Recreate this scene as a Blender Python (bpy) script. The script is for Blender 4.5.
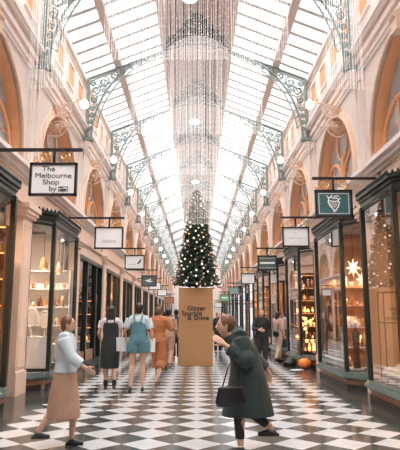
import bpy, bmesh, math, random
from mathutils import Vector, Matrix, Euler
random.seed(7)
PI = math.pi
sc = bpy.context.scene
for o in list(bpy.data.objects): bpy.data.objects.remove(o)
COL = sc.collection

# ------------------------------------------------------------------ camera
PITCH = math.atan(93/540); YAW = -math.atan(-3/540)
cd = bpy.data.cameras.new('camera'); cam = bpy.data.objects.new('camera', cd); COL.objects.link(cam)
cam.location = (0, 0, 1.4); cam.rotation_euler = (PI/2 + PITCH, 0, -YAW)
cd.sensor_fit = 'HORIZONTAL'; cd.sensor_width = 36; cd.lens = 540/400*36
cd.clip_end = 300
sc.camera = cam
CR = cam.rotation_euler.to_matrix(); CP = Vector((0, 0, 1.4))
def ray(px, py): return CR @ Vector(((px-200)/540, (225-py)/540, -1))
def at(px, py, Y): r = ray(px, py); return CP + r*(Y/r.y)
def atx(px, py, X): r = ray(px, py); return CP + r*(X/r.x)
def ground(px, py, z=0): r = ray(px, py); return CP + r*((z-1.4)/r.z)

# ------------------------------------------------------------------ sky and exposure
w = bpy.data.worlds.new('overcast'); sc.world = w; w.use_nodes = True
bg = w.node_tree.nodes['Background']; bg.inputs[0].default_value = (0.93, 0.965, 1.0, 1); bg.inputs[1].default_value = 1.15
sl = bpy.data.lights.new('fill_sun', 'SUN'); sl.energy = 14.0; sl.angle = math.radians(100); sl.color = (1, .985, .96)  # broad overhead lamp added to brighten the hall without raising the visible sky
so = bpy.data.objects.new('fill_sun', sl); COL.objects.link(so); so.rotation_euler = (.12, .05, 0)
sc.view_settings.view_transform = 'Standard'; sc.view_settings.look = 'None'
sc.view_settings.exposure = 0.65; sc.view_settings.gamma = 1; sc.view_settings.use_curve_mapping = False

# ------------------------------------------------------------------ materials
def newmat(name):
    m = bpy.data.materials.new(name); m.use_nodes = True
    return m, m.node_tree, m.node_tree.nodes['Principled BSDF']
def mat(name, c, rough=0.6, metal=0.0, var=0.08, scale=6.0, emit=None, es=0.0, bump=0.0, spec=0.5):
    m, t, p = newmat(name); N = t.nodes
    p.inputs['Roughness'].default_value = rough; p.inputs['Metallic'].default_value = metal
    p.inputs['Specular IOR Level'].default_value = spec
    tc = N.new('ShaderNodeTexCoord'); no = N.new('ShaderNodeTexNoise'); no.inputs['Scale'].default_value = scale
    no.inputs['Detail'].default_value = 4
    t.links.new(tc.outputs['Object'], no.inputs['Vector'])
    mr = N.new('ShaderNodeMixRGB'); a = tuple(max(0, x*(1-var)) for x in c); b = tuple(min(1, x*(1+var)) for x in c)
    mr.inputs[1].default_value = a+(1,); mr.inputs[2].default_value = b+(1,)
    t.links.new(no.outputs['Fac'], mr.inputs[0]); t.links.new(mr.outputs[0], p.inputs['Base Color'])
    if bump:
        bu = N.new('ShaderNodeBump'); bu.inputs['Strength'].default_value = bump; bu.inputs['Distance'].default_value = .01
        t.links.new(no.outputs['Fac'], bu.inputs['Height']); t.links.new(bu.outputs[0], p.inputs['Normal'])
    if emit:
        p.inputs['Emission Color'].default_value = emit+(1,); p.inputs['Emission Strength'].default_value = es
    return m
M = {}
M['cream'] = mat('cream_plaster', (.80, .70, .64), .75, scale=3)
M['pink'] = mat('pale_pink_plaster', (.84, .75, .71), .75, scale=3)
M['orange'] = mat('apricot_paint', (.80, .40, .20), .6, scale=3)
M['peach'] = mat('peach_paint', (.82, .60, .47), .6, scale=3)
M['green'] = mat('dark_green_paint', (.010, .020, .017), .3, scale=8)
M['sill'] = mat('grey_green_stone', (.12, .17, .155), .18, var=.35, scale=9)
M['plinth'] = mat('black_marble', (.03, .03, .03), .15, var=.5, scale=12)
M['copper'] = mat('copper_plinth', (.42, .21, .12), .3, scale=8)
M['black'] = mat('black_metal', (.012, .013, .014), .35)
M['iron'] = mat('grey_green_iron', (.20, .26, .25), .5, scale=10)
M['whiteiron'] = mat('pale_painted_iron', (.52, .49, .48), .5, scale=10)
M['beam'] = mat('pinkish_beam_paint', (.56, .44, .40), .6)
M['white'] = mat('white_enamel', (.93, .93, .94), .4, var=.03)
M['letter'] = mat('dark_lettering', (.03, .03, .03), .5)
M['greyletter'] = mat('grey_lettering', (.55, .56, .58), .5)
M['teal'] = mat('teal_enamel', (.045, .15, .16), .35, scale=9)
M['greygreen'] = mat('grey_green_enamel', (.28, .42, .38), .4)
M['lightgreen'] = mat('light_green_enamel', (.25, .52, .33), .4)
M['darkgrey'] = mat('dark_slate_enamel', (.10, .14, .13), .4)
M['brownsign'] = mat('brown_enamel', (.45, .22, .12), .4)
M['gold'] = mat('brushed_gold', (.80, .50, .25), .3, metal=.7)
M['gilt'] = mat('pale_gilt_paint', (.72, .52, .40), .4)
M['kraft'] = mat('kraft_board', (.44, .235, .10), .7, var=.06, scale=2.5)
M['needle'] = mat('fir_needles', (.02, .05, .035), .7, var=.4, scale=20)
M['bark'] = mat('bark', (.12, .07, .04), .8)
M['bgold'] = mat('gold_bauble', (.85, .52, .26), .22, metal=.6)
M['bwhite'] = mat('pearl_bauble', (.95, .90, .82), .25, emit=(1, .85, .65), es=.35)
M['brose'] = mat('rose_bauble', (.75, .40, .30), .25, metal=.4)
M['globe'] = mat('glowing_globe', (1, 1, 1), .3, emit=(1, .95, .88), es=7)
M['warm'] = mat('warm_bulb', (1, .7, .4), .4, emit=(1, .48, .17), es=5)
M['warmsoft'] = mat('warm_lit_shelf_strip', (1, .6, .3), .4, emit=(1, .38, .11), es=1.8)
M['downlight'] = mat('downlight_glass', (1, .9, .8), .4, emit=(1, .80, .58), es=14)
M['tanwall'] = mat('tan_shop_wall', (.62, .40, .27), .6, scale=2)
M['creamwall'] = mat('cream_shop_wall', (.72, .62, .55), .6, scale=2)
M['brownwall'] = mat('brown_shop_wall', (.35, .17, .09), .5, scale=2)
M['darkwall'] = mat('dark_shop_wall', (.03, .025, .022), .5)
M['shopfloor'] = mat('oak_floor', (.34, .21, .13), .4, scale=4)
M['ceramic'] = mat('white_ceramic', (.85, .82, .78), .3)
M['wood'] = mat('light_wood', (.55, .34, .20), .5, var=.2, scale=10)
M['darkwood'] = mat('dark_wood', (.12, .06, .035), .4, var=.2, scale=10)
M['cloth'] = mat('white_cloth', (.80, .77, .73), .9, bump=.3)
M['skin'] = mat('skin', (.62, .36, .25), .5, var=.04)
M['hair'] = mat('dark_hair', (.015, .012, .011), .45, var=.3, scale=30)
M['brownhair'] = mat('brown_hair', (.16, .065, .03), .5, var=.3, scale=30)
M['blackcloth'] = mat('black_cloth', (.022, .025, .027), .85)
M['coat'] = mat('dark_green_grey_coat', (.035, .05, .048), .85, bump=.3)
M['tee'] = mat('pale_grey_shirt', (.52, .58, .62), .9)
M['lilac'] = mat('pale_lilac_shirt', (.62, .55, .56), .9)
M['denim'] = mat('blue_denim', (.10, .22, .27), .9, var=.2, scale=25)
M['rust'] = mat('rust_orange_cloth', (.42, .15, .06), .9, var=.25, scale=9)
M['tancloth'] = mat('tan_cloth', (.42, .25, .17), .9, var=.2)
M['navy'] = mat('navy_cloth', (.03, .08, .12), .9)
M['pinkcloth'] = mat('dusty_pink_cloth', (.50, .32, .28), .9)
M['beige'] = mat('beige_cloth', (.50, .38, .30), .9)
M['leather'] = mat('black_leather', (.012, .012, .013), .35)
M['paper'] = mat('white_paper_bag', (.75, .76, .80), .7)
M['ball'] = mat('bright_orange_skin', (.85, .22, .04), .45, var=.15)
M['eye'] = mat('eye', (.02, .015, .01), .1)
M['lips'] = mat('lips', (.45, .15, .13), .4)
M['rusthair'] = mat('auburn_hair', (.30, .09, .03), .5, var=.3, scale=30)
M['mirror'] = mat('mirror_glass', (.7, .72, .75), .06, metal=1)
M['lantern'] = mat('lit_lantern_paper', (1, .8, .65), .6, emit=(1, .60, .38), es=1.1)
M['windowroom'] = mat('grey_lilac_plaster', (.42, .42, .45), .8)

def glassmat(name, tint, refl=1.0):
    m = bpy.data.materials.new(name); m.use_nodes = True; t = m.node_tree; N = t.nodes; N.clear()
    out = N.new('ShaderNodeOutputMaterial'); mx = N.new('ShaderNodeMixShader'); tr = N.new('ShaderNodeBsdfTransparent')
    gl = N.new('ShaderNodeBsdfGlossy'); lw = N.new('ShaderNodeFresnel'); mt = N.new('ShaderNodeMath'); mt.operation = 'MULTIPLY'; mt.use_clamp = True
    tr.inputs[0].default_value = tint+(1,); gl.inputs['Roughness'].default_value = .02; lw.inputs[0].default_value = 1.5
    mt.inputs[1].default_value = refl
    t.links.new(lw.outputs[0], mt.inputs[0]); t.links.new(mt.outputs[0], mx.inputs[0])
    t.links.new(tr.outputs[0], mx.inputs[1]); t.links.new(gl.outputs[0], mx.inputs[2]); t.links.new(mx.outputs[0], out.inputs[0])
    return m
M['glass'] = glassmat('shop_glass', (.93, .94, .93), .7)
M['roofglass'] = glassmat('roof_glass', (.93, .95, .96), .5)
M['archglass'] = mat('arch_window_glass', (.42, .46, .50), .22, var=.35, scale=3, spec=.4)  # opaque pane; the grey-blue reflection is put into its mottled base colour

# curtain of lights: thin wires and tiny glowing beads
M['strand'] = mat('silvery_wire', (.80, .80, .80), .3, emit=(1, .96, .92), es=.4)

def floor_mat():
    m, t, p = newmat('checker_marble'); N = t.nodes; L = t.links
    D = .566; s = D/math.sqrt(2); y0 = 6.42
    tc = N.new('ShaderNodeTexCoord'); mp = N.new('ShaderNodeMapping')
    k = 1/s
    R = Matrix.Rotation(PI/4, 2); off = -(R @ Vector((0*k, y0*k)))
    mp.inputs['Scale'].default_value = (k, k, 0); mp.inputs['Rotation'].default_value = (0, 0, PI/4)
    mp.inputs['Location'].default_value = (off.x+.5, off.y+.5, .5)
    L.new(tc.outputs['Object'], mp.inputs['Vector'])
    ch = N.new('ShaderNodeTexChecker'); ch.inputs['Scale'].default_value = 1
    no = N.new('ShaderNodeTexNoise'); no.inputs['Scale'].default_value = 3.0; no.inputs['Detail'].default_value = 8; no.inputs['Distortion'].default_value = 1.5
    L.new(tc.outputs['Object'], no.inputs['Vector'])
    a = N.new('ShaderNodeMixRGB'); a.inputs[1].default_value = (.43, .45, .47, 1); a.inputs[2].default_value = (.56, .575, .59, 1)
    b = N.new('ShaderNodeMixRGB'); b.inputs[1].default_value = (.03, .034, .034, 1); b.inputs[2].default_value = (.09, .095, .09, 1)
    L.new(no.outputs['Fac'], a.inputs[0]); L.new(no.outputs['Fac'], b.inputs[0])
    L.new(mp.outputs[0], ch.inputs['Vector']); L.new(b.outputs[0], ch.inputs['Color1']); L.new(a.outputs[0], ch.inputs['Color2'])
    L.new(ch.outputs['Color'], p.inputs['Base Color'])
    p.inputs['Roughness'].default_value = .16
    return m
M['checker'] = floor_mat()
M['border'] = mat('dark_grey_marble', (.035, .042, .040), .16, var=.4, scale=4)

def plank_mat():
    m, t, p = newmat('ceiling_planks'); N = t.nodes; L = t.links
    tc = N.new('ShaderNodeTexCoord'); wv = N.new('ShaderNodeTexWave'); wv.bands_direction = 'X'; wv.inputs['Scale'].default_value = 1.6
    wv.inputs['Distortion'].default_value = .1
    L.new(tc.outputs['Object'], wv.inputs['Vector'])
    r = N.new('ShaderNodeValToRGB'); r.color_ramp.elements[0].position = .15; r.color_ramp.elements[0].color = (.36, .20, .15, 1)
    r.color_ramp.elements[1].position = .45; r.color_ramp.elements[1].color = (.68, .47, .40, 1)
    L.new(wv.outputs['Fac'], r.inputs[0]); L.new(r.outputs[0], p.inputs['Base Color']); p.inputs['Roughness'].default_value = .6
    return m
M['planks'] = plank_mat()

# ------------------------------------------------------------------ mesh helpers
class MB:
    def __init__(s): s.v = []; s.f = []
    def add(s, vs, fs):
        n = len(s.v); s.v += [tuple(v) for v in vs]; s.f += [tuple(i+n for i in f) for f in fs]; return s
    def box(s, a, b):
        x0, x1 = sorted((a[0], b[0])); y0, y1 = sorted((a[1], b[1])); z0, z1 = sorted((a[2], b[2]))
        return s.add([(x0,y0,z0),(x1,y0,z0),(x1,y1,z0),(x0,y1,z0),(x0,y0,z1),(x1,y0,z1),(x1,y1,z1),(x0,y1,z1)],
                     [(0,3,2,1),(4,5,6,7),(0,1,5,4),(1,2,6,5),(2,3,7,6),(3,0,4,7)])
    def tube(s, pts, r, n=6, cap=True, sx=1.0):
        pts = [Vector(p) for p in pts]; m = len(pts)
        rs = r if isinstance(r, (list, tuple)) else [r]*m
        up = Vector((0, 0, 1)); t0 = (pts[1]-pts[0]).normalized()
        if abs(t0.dot(up)) > .95: up = Vector((0, 1, 0))
        u = t0.cross(up).normalized(); vs = []
        for i, p in enumerate(pts):
            t = (pts[min(i+1, m-1)]-pts[max(i-1, 0)]).normalized()
            u = (u - t*u.dot(t)).normalized(); w_ = t.cross(u)
            for k in range(n):
                a = 2*PI*k/n; vs.append(p + (u*math.cos(a)*sx + w_*math.sin(a))*rs[i])
        fs = [(i*n+k, i*n+(k+1)%n, (i+1)*n+(k+1)%n, (i+1)*n+k) for i in range(m-1) for k in range(n)]
        if cap: fs += [tuple(range(n))[::-1], tuple((m-1)*n+k for k in range(n))]
        return s.add(vs, fs)
    def box_between(s, a, c, hy, hz):
        vs = [(q.x, q.y+dy, q.z+dz) for q in (a, c) for dy, dz in ((-hy, -hz), (hy, -hz), (hy, hz), (-hy, hz))]
        return s.add(vs, [(0, 1, 2, 3), (7, 6, 5, 4)]+[(i, (i+1) % 4, 4+(i+1) % 4, 4+i) for i in range(4)])
    def loft(s, rings, n=16):     # ring: (x, y, z, rx, ry)
        vs = []
        for (x, y, z, rx, ry) in rings:
            for k in range(n):
                a = 2*PI*k/n; vs.append((x+rx*math.cos(a), y+ry*math.sin(a), z))
        m = len(rings)
        fs = [(i*n+k, i*n+(k+1)%n, (i+1)*n+(k+1)%n, (i+1)*n+k) for i in range(m-1) for k in range(n)]
        fs += [tuple(range(n))[::-1], tuple((m-1)*n+k for k in range(n))]
        return s.add(vs, fs)
    def ball(s, c, r, n=10, m=7):
        r = (r, r, r) if not isinstance(r, (tuple, list)) else r
        rings = []
        for i in range(m+1):
            a = -PI/2 + PI*i/m; q = max(math.cos(a), .02)
            rings.append((c[0], c[1], c[2]+r[2]*math.sin(a), r[0]*q, r[1]*q))
        return s.loft(rings, n)
    def prism(s, poly, f, d):     # poly 2D; f maps (u,v,w)->xyz ; thickness d
        n = len(poly)
        vs = [f(u, v, 0) for u, v in poly]+[f(u, v, d) for u, v in poly]
        fs = [tuple(range(n))[::-1], tuple(range(n, 2*n))]+[(i, (i+1) % n, n+(i+1) % n, n+i) for i in range(n)]
        return s.add(vs, fs)
    def mesh(s, name, m, smooth=False):
        me = bpy.data.meshes.new(name); me.from_pydata(s.v, [], s.f)
        bm = bmesh.new(); bm.from_mesh(me); bmesh.ops.recalc_face_normals(bm, faces=bm.faces); bm.to_mesh(me); bm.free()
        if smooth: me.shade_smooth()
        me.materials.append(m if not isinstance(m, str) else M[m]); return me
    def build(s, name, m, parent=None, smooth=False, loc=None):
        o = bpy.data.objects.new(name, s.mesh(name, m, smooth)); COL.objects.link(o)
        if parent: o.parent = parent
        if loc: o.location = loc
        return o
def spiral(c, r0, turns, a0, n=22, plane='xz', r1=.15, sgn=1):
    out = []
    for i in range(n):
        t = i/(n-1); a = a0+sgn*turns*2*PI*t; r = r0*(1-t*(1-r1))
        u, v = r*math.cos(a), r*math.sin(a)
        out.append(Vector(c)+(Vector((u, 0, v)) if plane == 'xz' else Vector((0, u, v))))
    return out
def circle(c, r, n=20, plane='xz'):
    return [Vector(c)+(Vector((r*math.cos(2*PI*i/n), 0, r*math.sin(2*PI*i/n))) if plane == 'xz' else
            Vector((0, r*math.cos(2*PI*i/n), r*math.sin(2*PI*i/n))) if plane == 'yz' else
            Vector((r*math.cos(2*PI*i/n), r*math.sin(2*PI*i/n), 0))) for i in range(n+1)]
def tag(o, label, cat=None, group=None, kind=None):
    o['label'] = label
    if cat: o['category'] = cat
    if group: o['group'] = group
    if kind: o['kind'] = kind
    return o
def thing(name, loc, label, cat, group=None, rz=0):
    o = bpy.data.objects.new(name, None); o.empty_display_size = .2; COL.objects.link(o)
    o.location = loc; o.rotation_euler = (0, 0, rz); tag(o, label, cat, group); return o
def struct(o, label=None):
    o['kind'] = 'structure'
    if label: o['label'] = label
    return o
KIDS = {}
def kids(o): return [c for c in bpy.data.objects if c.parent == o]
def dup(o, loc=None, label=None, group=None, parent=None, tree=None):
    tree = tree or {}
    c = o.copy(); COL.objects.link(c)
    if parent: c.parent = parent
    if loc is not None: c.location = loc
    if label: c['label'] = label
    if group: c['group'] = group
    for ch in kids(o): dup(ch, parent=c)
    return c
def text(s, size, m, parent, loc, name='lettering', bold=0.0, depth=.002, align='CENTER', rot=(PI/2, 0, 0), sx=1, shear=0):
    cu = bpy.data.curves.new(name, 'FONT'); cu.body = s; cu.size = size; cu.offset = bold; cu.extrude = depth
    cu.align_x = align; cu.align_y = 'CENTER'; cu.shear = shear
    t = bpy.data.objects.new('tmp', cu); COL.objects.link(t)
    bpy.context.view_layer.update()
    me = bpy.data.meshes.new_from_object(t.evaluated_get(bpy.context.evaluated_depsgraph_get()))
    bpy.data.objects.remove(t); me.materials.clear(); me.materials.append(M[m])
    o = bpy.data.objects.new(name, me); COL.objects.link(o); o.parent = parent; o.location = loc; o.rotation_euler = rot; o.scale = (sx, 1, 1)
    return o

# ================================================================== THE HALL
P = 4.5; YC = 12.65                   # bay length and centre of the second visible bay
KS = range(-3, 14)                   # bays along the arcade
Y0 = YC+P*KS[0]-P/2; Y1 = YC+P*KS[-1]+P/2
struct(MB().box((-2.55, Y0, -.2), (2.55, Y1, 0)).build('floor', 'checker'), 'black and white checkered marble floor of the arcade')
for sgn, nm in ((-1, 'left'), (1, 'right')):
    struct(MB().box((sgn*2.55, Y0, -.2), (sgn*6.0, Y1, 0)).build('floor_border', 'border'), 'dark grey marble border along the %s shopfronts' % nm)

ORD = ['nearest', 'second', 'third', 'fourth', 'fifth', 'sixth', 'seventh', 'eighth', 'ninth', 'tenth', 'eleventh', 'twelfth', 'thirteenth', 'fourteenth', 'fifteenth']

for s, nm in ((-1, 'left'), (1, 'right')):
    # ---- lower mouldings that run the whole length
    b = MB()
    b.box((s*3.28, Y0, 3.55), (s*3.6, Y1, 3.98))
    struct(b.build('trim_fascia', 'peach'))
    b = MB()
    for x, z0, z1 in ((3.24, 3.98, 4.04), (3.16, 4.04, 4.12), (3.08, 4.12, 4.2)): b.box((s*x, Y0, z0), (s*3.6, Y1, z1))
    struct(b.build('trim_cornice', 'pink'))
    b = MB()
    for x, z0, z1 in ((3.31, 6.30, 6.37), (3.28, 6.37, 6.45), (3.24, 6.52, 6.64), (3.18, 6.72, 6.78), (3.14, 6.78, 6.86)): b.box((s*x, Y0, z0), (s*3.6, Y1, z1))
    struct(b.build('trim_upper_cornice', 'pink'))
    b = MB(); b.box((s*3.29, Y0, 6.45), (s*3.5, Y1, 6.52)); b.box((s*3.26, Y0, 6.64), (s*3.5, Y1, 6.72))
    b.box((s*3.275, Y0, 7.02), (s*3.32, Y1, 7.07)); b.box((s*3.275, Y0, 8.1), (s*3.32, Y1, 8.14))
    struct(b.build('trim_gilt_line', 'peach'))
    b = MB(); b.box((s*3.30, Y0, 6.86), (s*3.6, Y1, 8.25)); b.box((s*3.22, Y0, 8.25), (s*3.6, Y1, 8.38))
    struct(b.build('wall_attic_'+nm, 'pink'), 'pale plaster attic wall under the glass roof, %s side' % nm)
    # ---- solid outer wall, roof over shops
    b = MB(); b.box((s*6.0, Y0, -.2), (s*6.2, Y1, 8.4)); b.box((s*3.3, Y0, 8.4), (s*6.2, Y1, 8.55)); b.box((s*3.45, Y0, 3.75), (s*6.0, Y1, 3.95))
    struct(b.build('wall_outer_'+nm, 'windowroom'))
    b = MB(); b.box((s*4.5, Y0, 3.95), (s*4.6, Y1, 8.4)); struct(b.build('wall_room_'+nm, 'windowroom'))

    # ---- arch wall of one bay (local y)
    R = 1.70; ZS = 4.45; ZB = 4.2; HP = P/2; ZT = 6.35
    arc = [(R*math.cos(PI-i*PI/24), ZS+R*math.sin(PI-i*PI/24)) for i in range(25)]
    def strip(b, x, inner, outer):
        n = len(inner); vs = [(s*x, y, z) for y, z in inner]+[(s*x, y, z) for y, z in outer]
        b.add(vs, [(i, i+1, n+i+1, n+i) for i in range(n-1)])
    b = MB(); top = [(y, ZT) for y, z in arc]
    strip(b, 3.35, arc, top)
    for q in (-1, 1): b.add([(s*3.35, q*HP, ZB), (s*3.35, q*R, ZB), (s*3.35, q*R, ZS), (s*3.35, q*R, ZT), (s*3.35, q*HP, ZT)], [(0, 1, 2, 3, 4)])
    wall_arch = b.build('wall_'+nm, 'cream')
    jamb = [(-R, ZB)]+arc+[(R, ZB)]
    def band(pts, x0, x1, half, b):        # moulding of rectangular section following pts, from x0 (front) to x1
        n = len(pts); inn, out = [], []
        for i, (y, z) in enumerate(pts):
            py, pz = pts[max(i-1, 0)]; ny, nz = pts[min(i+1, n-1)]
            ty, tz = ny-py, nz-pz; l = math.hypot(ty, tz); oy, oz = -tz/l, ty/l
            inn.append((y, z)); out.append((y+oy*half, z+oz*half))
        vs = [(s*x0, *p) for p in inn]+[(s*x0, *p) for p in out]+[(s*x1, *p) for p in out]+[(s*x1, *p) for p in inn]
        fs = [(i+k*n, i+1+k*n, (k+1) % 4*n+i+1, (k+1) % 4*n+i) for i in range(n-1) for k in range(4)]+[(0, n, 2*n, 3*n), (n-1, 2*n-1, 3*n-1, 4*n-1)]
        b.add(vs, fs)
    win = bpy.data.objects.new('window_1' if s < 0 else 'window_2', None); COL.objects.link(win); struct(win)
    b = MB(); band(jamb, 3.31, 3.37, .13, b); band(jamb, 3.27, 3.37, .05, b); b.build('archivolt', 'peach', win)
    b = MB(); band(jamb, 3.36, 3.74, .02, b); b.build('arch_reveal', 'orange', win)
    b = MB(); b.add([(s*3.58, y, z) for y, z in jamb], [tuple(range(len(jamb)))]); b.build('pane', 'archglass', win)
    b = MB(); xm = 3.55
    b.tube([(s*xm, 0, ZB), (s*xm, 0, 5.2)], .045, 6)
    for q in (-1, 1):
        c = q*R/2; rr = R/2-.04
        b.tube([(s*xm, c-rr, ZB), (s*xm, c-rr, 4.45)]+[(s*xm, c-rr*math.cos(i*PI/12), 4.45+rr*math.sin(i*PI/12)) for i in range(1, 12)]+[(s*xm, c+rr, 4.45), (s*xm, c+rr, ZB)], .045, 6)
        b.tube([(s*xm, c, ZB), (s*xm, c, 5.25)], .018, 4)
    b.tube([p for p in circle((s*xm, 0, 5.62), .42, 20, 'yz')], .04, 6)
    for z in (4.5, 4.8): b.tube([(s*xm, -R, z), (s*xm, R, z)], .016, 4)
    b.build('window_tracery', 'orange', win)
    b = MB(); b.box((s*3.22, -.12, 6.02), (s*3.36, .12, 6.34)); b.tube([(s*3.22, -.1, 6.28), (s*3.22, .1, 6.28)], .05, 8); b.build('keystone', 'peach', win)
    # ---- pilasters of one bay end
    pil = MB(); pil.box((s*3.3, -.28, 0), (s*3.6, .28, 3.32)); pil.box((s*3.27, -.31, 0), (s*3.3, .31, .42))
    pil.box((s*3.24, -.34, 3.32), (s*3.6, .34, 3.38)); pil.box((s*3.2, -.37, 3.38), (s*3.6, .37, 3.46)); pil.box((s*3.16, -.4, 3.46), (s*3.6, .4, 3.56))
    for q in (-.2, .2): pil.box((s*3.285, q-.02, .5), (s*3.3, q+.02, 3.2))
    pil.box((s*3.285, -.2, .5), (s*3.3, .2, .54)); pil.box((s*3.285, -.2, 3.16), (s*3.3, .2, 3.2))
    pilaster = struct(pil.build('trim_1' if s < 0 else 'trim_2', 'peach'))
    up = MB(); up.box((s*3.29, -.24, 4.2), (s*3.36, .24, 6.3))
    for q in (-.14, .14): up.box((s*3.26, q-.05, 4.4), (s*3.29, q+.05, 6.1))
    up.box((s*3.22, -.27, 4.2), (s*3.36, .27, 4.34)); up.box((s*3.24, -.27, 6.12), (s*3.36, .27, 6.3))
    up.loft([(s*3.22, 0, 6.02, .03, .03), (s*3.2, 0, 6.12, .07, .08), (s*3.19, 0, 6.3, .1, .12), (s*3.19, 0, 6.38, .12, .14)], 10)
    upper = struct(up.build('trim_3' if s < 0 else 'trim_4', 'cream'))
    # ---- recessed panels on the attic wall
    b = MB()
    for y in (-1.65, -.55, .55, 1.65):
        for (ya, yb, za, zb) in ((-.36, -.30, 7.3, 7.95), (.30, .36, 7.3, 7.95), (-.3, .3, 7.3, 7.36), (-.3, .3, 7.89, 7.95)):
            b.box((s*3.26, y+ya, za), (s*3.3, y+yb, zb))
    pf = struct(b.build('trim_5' if s < 0 else 'trim_6', 'pink'))
    b = MB()
    for y in (-1.65, -.55, .55, 1.65): b.box((s*3.285, y-.3, 7.36), (s*3.31, y+.3, 7.89))
    pi_ = struct(b.build('trim_7' if s < 0 else 'trim_8', 'orange'))
    # ---- glazed roof slope of one bay
    roof = bpy.data.objects.new('window_3' if s < 0 else 'window_4', None); COL.objects.link(roof); struct(roof)
    E = Vector((s*3.24, 0, 8.40)); F = Vector((s*.98, 0, 9.32))
    b = MB(); b.add([E+Vector((0, -HP, .05)), E+Vector((0, HP, .05)), F+Vector((0, HP, .05)), F+Vector((0, -HP, .05))], [(0, 1, 2, 3)]); b.build('roof_pane', 'roofglass', roof)
    b = MB()
    for i in range(8):
        y = -HP+P/8*(i+.5); b.box_between(E+Vector((0, y, 0)), F+Vector((0, y, 0)), .06, .05)
    b.build('glazing_bar', 'whiteiron', roof)
    b = MB(); G = E.lerp(F, .41); b.box((G.x-.10, -HP, G.z-.10), (G.x+.10, HP, G.z+.03)); b.build('purlin', 'beam', roof)
    for k in KS:
        yc = YC+P*k
        struct_first = (k == KS[0])
        for o in (wall_arch, win, pf, pi_, roof):
            (struct(o) if struct_first else None)
            if struct_first: o.location.y = yc
            else: dup(o, (0, yc, 0))
        for o in (pilaster, upper):
            if struct_first: o.location.y = yc-P/2
            else: dup(o, (0, yc-P/2, 0))

# ---- vaulted plank ceiling in the centre, open lattice edges
vp = [(-.98, 9.32), (-.95, 9.62), (-.82, 10.0), (-.55, 10.32), (-.2, 10.5), (.2, 10.5), (.55, 10.32), (.82, 10.0), (.95, 9.62), (.98, 9.32)]
b = MB()
vs = [(x, Y0, z) for x, z in vp]+[(x, Y1, z) for x, z in vp]
b.add(vs, [(i, i+1, 10+i+1, 10+i) for i in range(9)])
struct(b.build('ceiling', 'planks'), 'central pinkish timber boarded ceiling strip between the glass slopes')
b = MB()
for s in (-1, 1):
    b.box((s*.93, Y0, 9.22), (s*1.05, Y1, 9.36))
    for i in range(int((Y1-Y0)/.3)): b.box((s*.92, Y0+i*.3, 9.36), (s*.97, Y0+i*.3+.12, 9.62))
    for x in (.55,): b.box((s*x-.02, Y0, 10.22), (s*x+.02, Y1, 10.27))
struct(b.build('trim_ceiling_edge', 'beam'))
# end wall with arched opening of glass
b = MB(); ye = Y1
AR = [(1.9*math.cos(PI-i*PI/20), 5.6+1.9*math.sin(PI-i*PI/20)) for i in range(21)]
def sq(b, y):
    n = 21; vs = [(x, y, z) for x, z in AR]+[(x, y, 10.5) for x, z in AR]
    b.add(vs, [(i, i+1, n+i+1, n+i) for i in range(n-1)])
    for q in (-1, 1): b.add([(q*6, y, 0), (q*1.9, y, 0), (q*1.9, y, 10.5), (q*6, y, 10.5)], [(0, 1, 2, 3)])
sq(b, ye); struct(b.build('wall_end', 'pink'), 'pale end wall with a tall arched glazed opening')
e = MB().box((-1.9, ye, 3.2), (1.9, ye+.1, 3.4)); e.tube([(0, ye, 3.4), (0, ye, 7.5)], .05, 6)
for x in (-1, 1): e.tube([(x, ye, 0), (x, ye, 7.2)], .05, 6)
struct(e.build('trim_end_window', 'whiteiron'))
struct(MB().add([(x, ye+.05, z) for x, z in [(-1.9, 0)]+AR+[(1.9, 0)]], [tuple(range(23))]).build('window_end', 'roofglass'))
struct(MB().box((-30, Y1, -.3), (30, Y1+40, -.02)).build('ground', 'border'))
struct(MB().box((-6.2, Y0-.2, -.2), (6.2, Y0, 10.5)).build('wall_back', 'cream'))

# ================================================================== IRON TRUSSES
tr = thing('roof_truss', (0, YC-P/2, 0), '', 'roof truss', 'arched iron trusses carrying the glass roof')
for s in (-1, 1):
    E = Vector((s*3.24, 0, 8.3)); F = Vector((s*.98, 0, 9.2))
    MB().tube([E, F], .05, 6).build('rafter', 'iron', tr)
    b = MB()
    def rib(a): return Vector((s*(.55+2.5*math.cos(a)), 0, 6.5+2.68*math.sin(a)))
    def rib2(a): return Vector((s*(.55+2.36*math.cos(a)), 0, 6.5+2.54*math.sin(a)))
    b.tube([rib(i*1.45/24) for i in range(25)], .032, 5); b.tube([rib2(i*1.45/24) for i in range(2, 25)], .02, 5)
    b.build('arched_rib', 'iron', tr)
    b = MB(); b.tube([(s*3.18, 0, 6.45), (s*3.18, 0, 8.3)], .05, 6); b.box((s*3.0, -.09, 6.42), (s*3.26, .09, 6.5)); b.ball((s*3.15, 0, 6.36), (.07, .07, .1)); b.build('wall_post', 'iron', tr)
    b = MB()
    for (u, v, r) in ((3.1, 6.8, .06), (3.09, 7.0, .07), (3.07, 7.2, .08), (3.05, 7.42, .1), (3.02, 7.68, .13), (2.96, 7.98, .17), (2.74, 8.22, .18), (2.45, 8.42, .14), (2.2, 8.57, .12), (1.95, 8.72, .10), (3.06, 8.18, .1), (1.72, 8.83, .09), (2.72, 7.98, .1), (1.5, 8.95, .07), (1.3, 9.03, .06)):
        b.tube(spiral((s*u, 0, v), r, 1.4, PI/2, 18, sgn=s), .02, 4)
        b.tube(spiral((s*u, 0, v-.02), r*.8, 1.2, -PI/2, 14, sgn=-s), .016, 4)
    for i in range(2, 23):
        a = i*1.45/24; b.tube([rib2(a), rib(a+.045)], .01, 4)
    b.build('scrollwork', 'iron', tr)
b = MB()
b.tube([(-.98+1.96*i/14, 0, 9.2+.22*math.sin(PI*i/14)) for i in range(15)], .03, 5)
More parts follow.
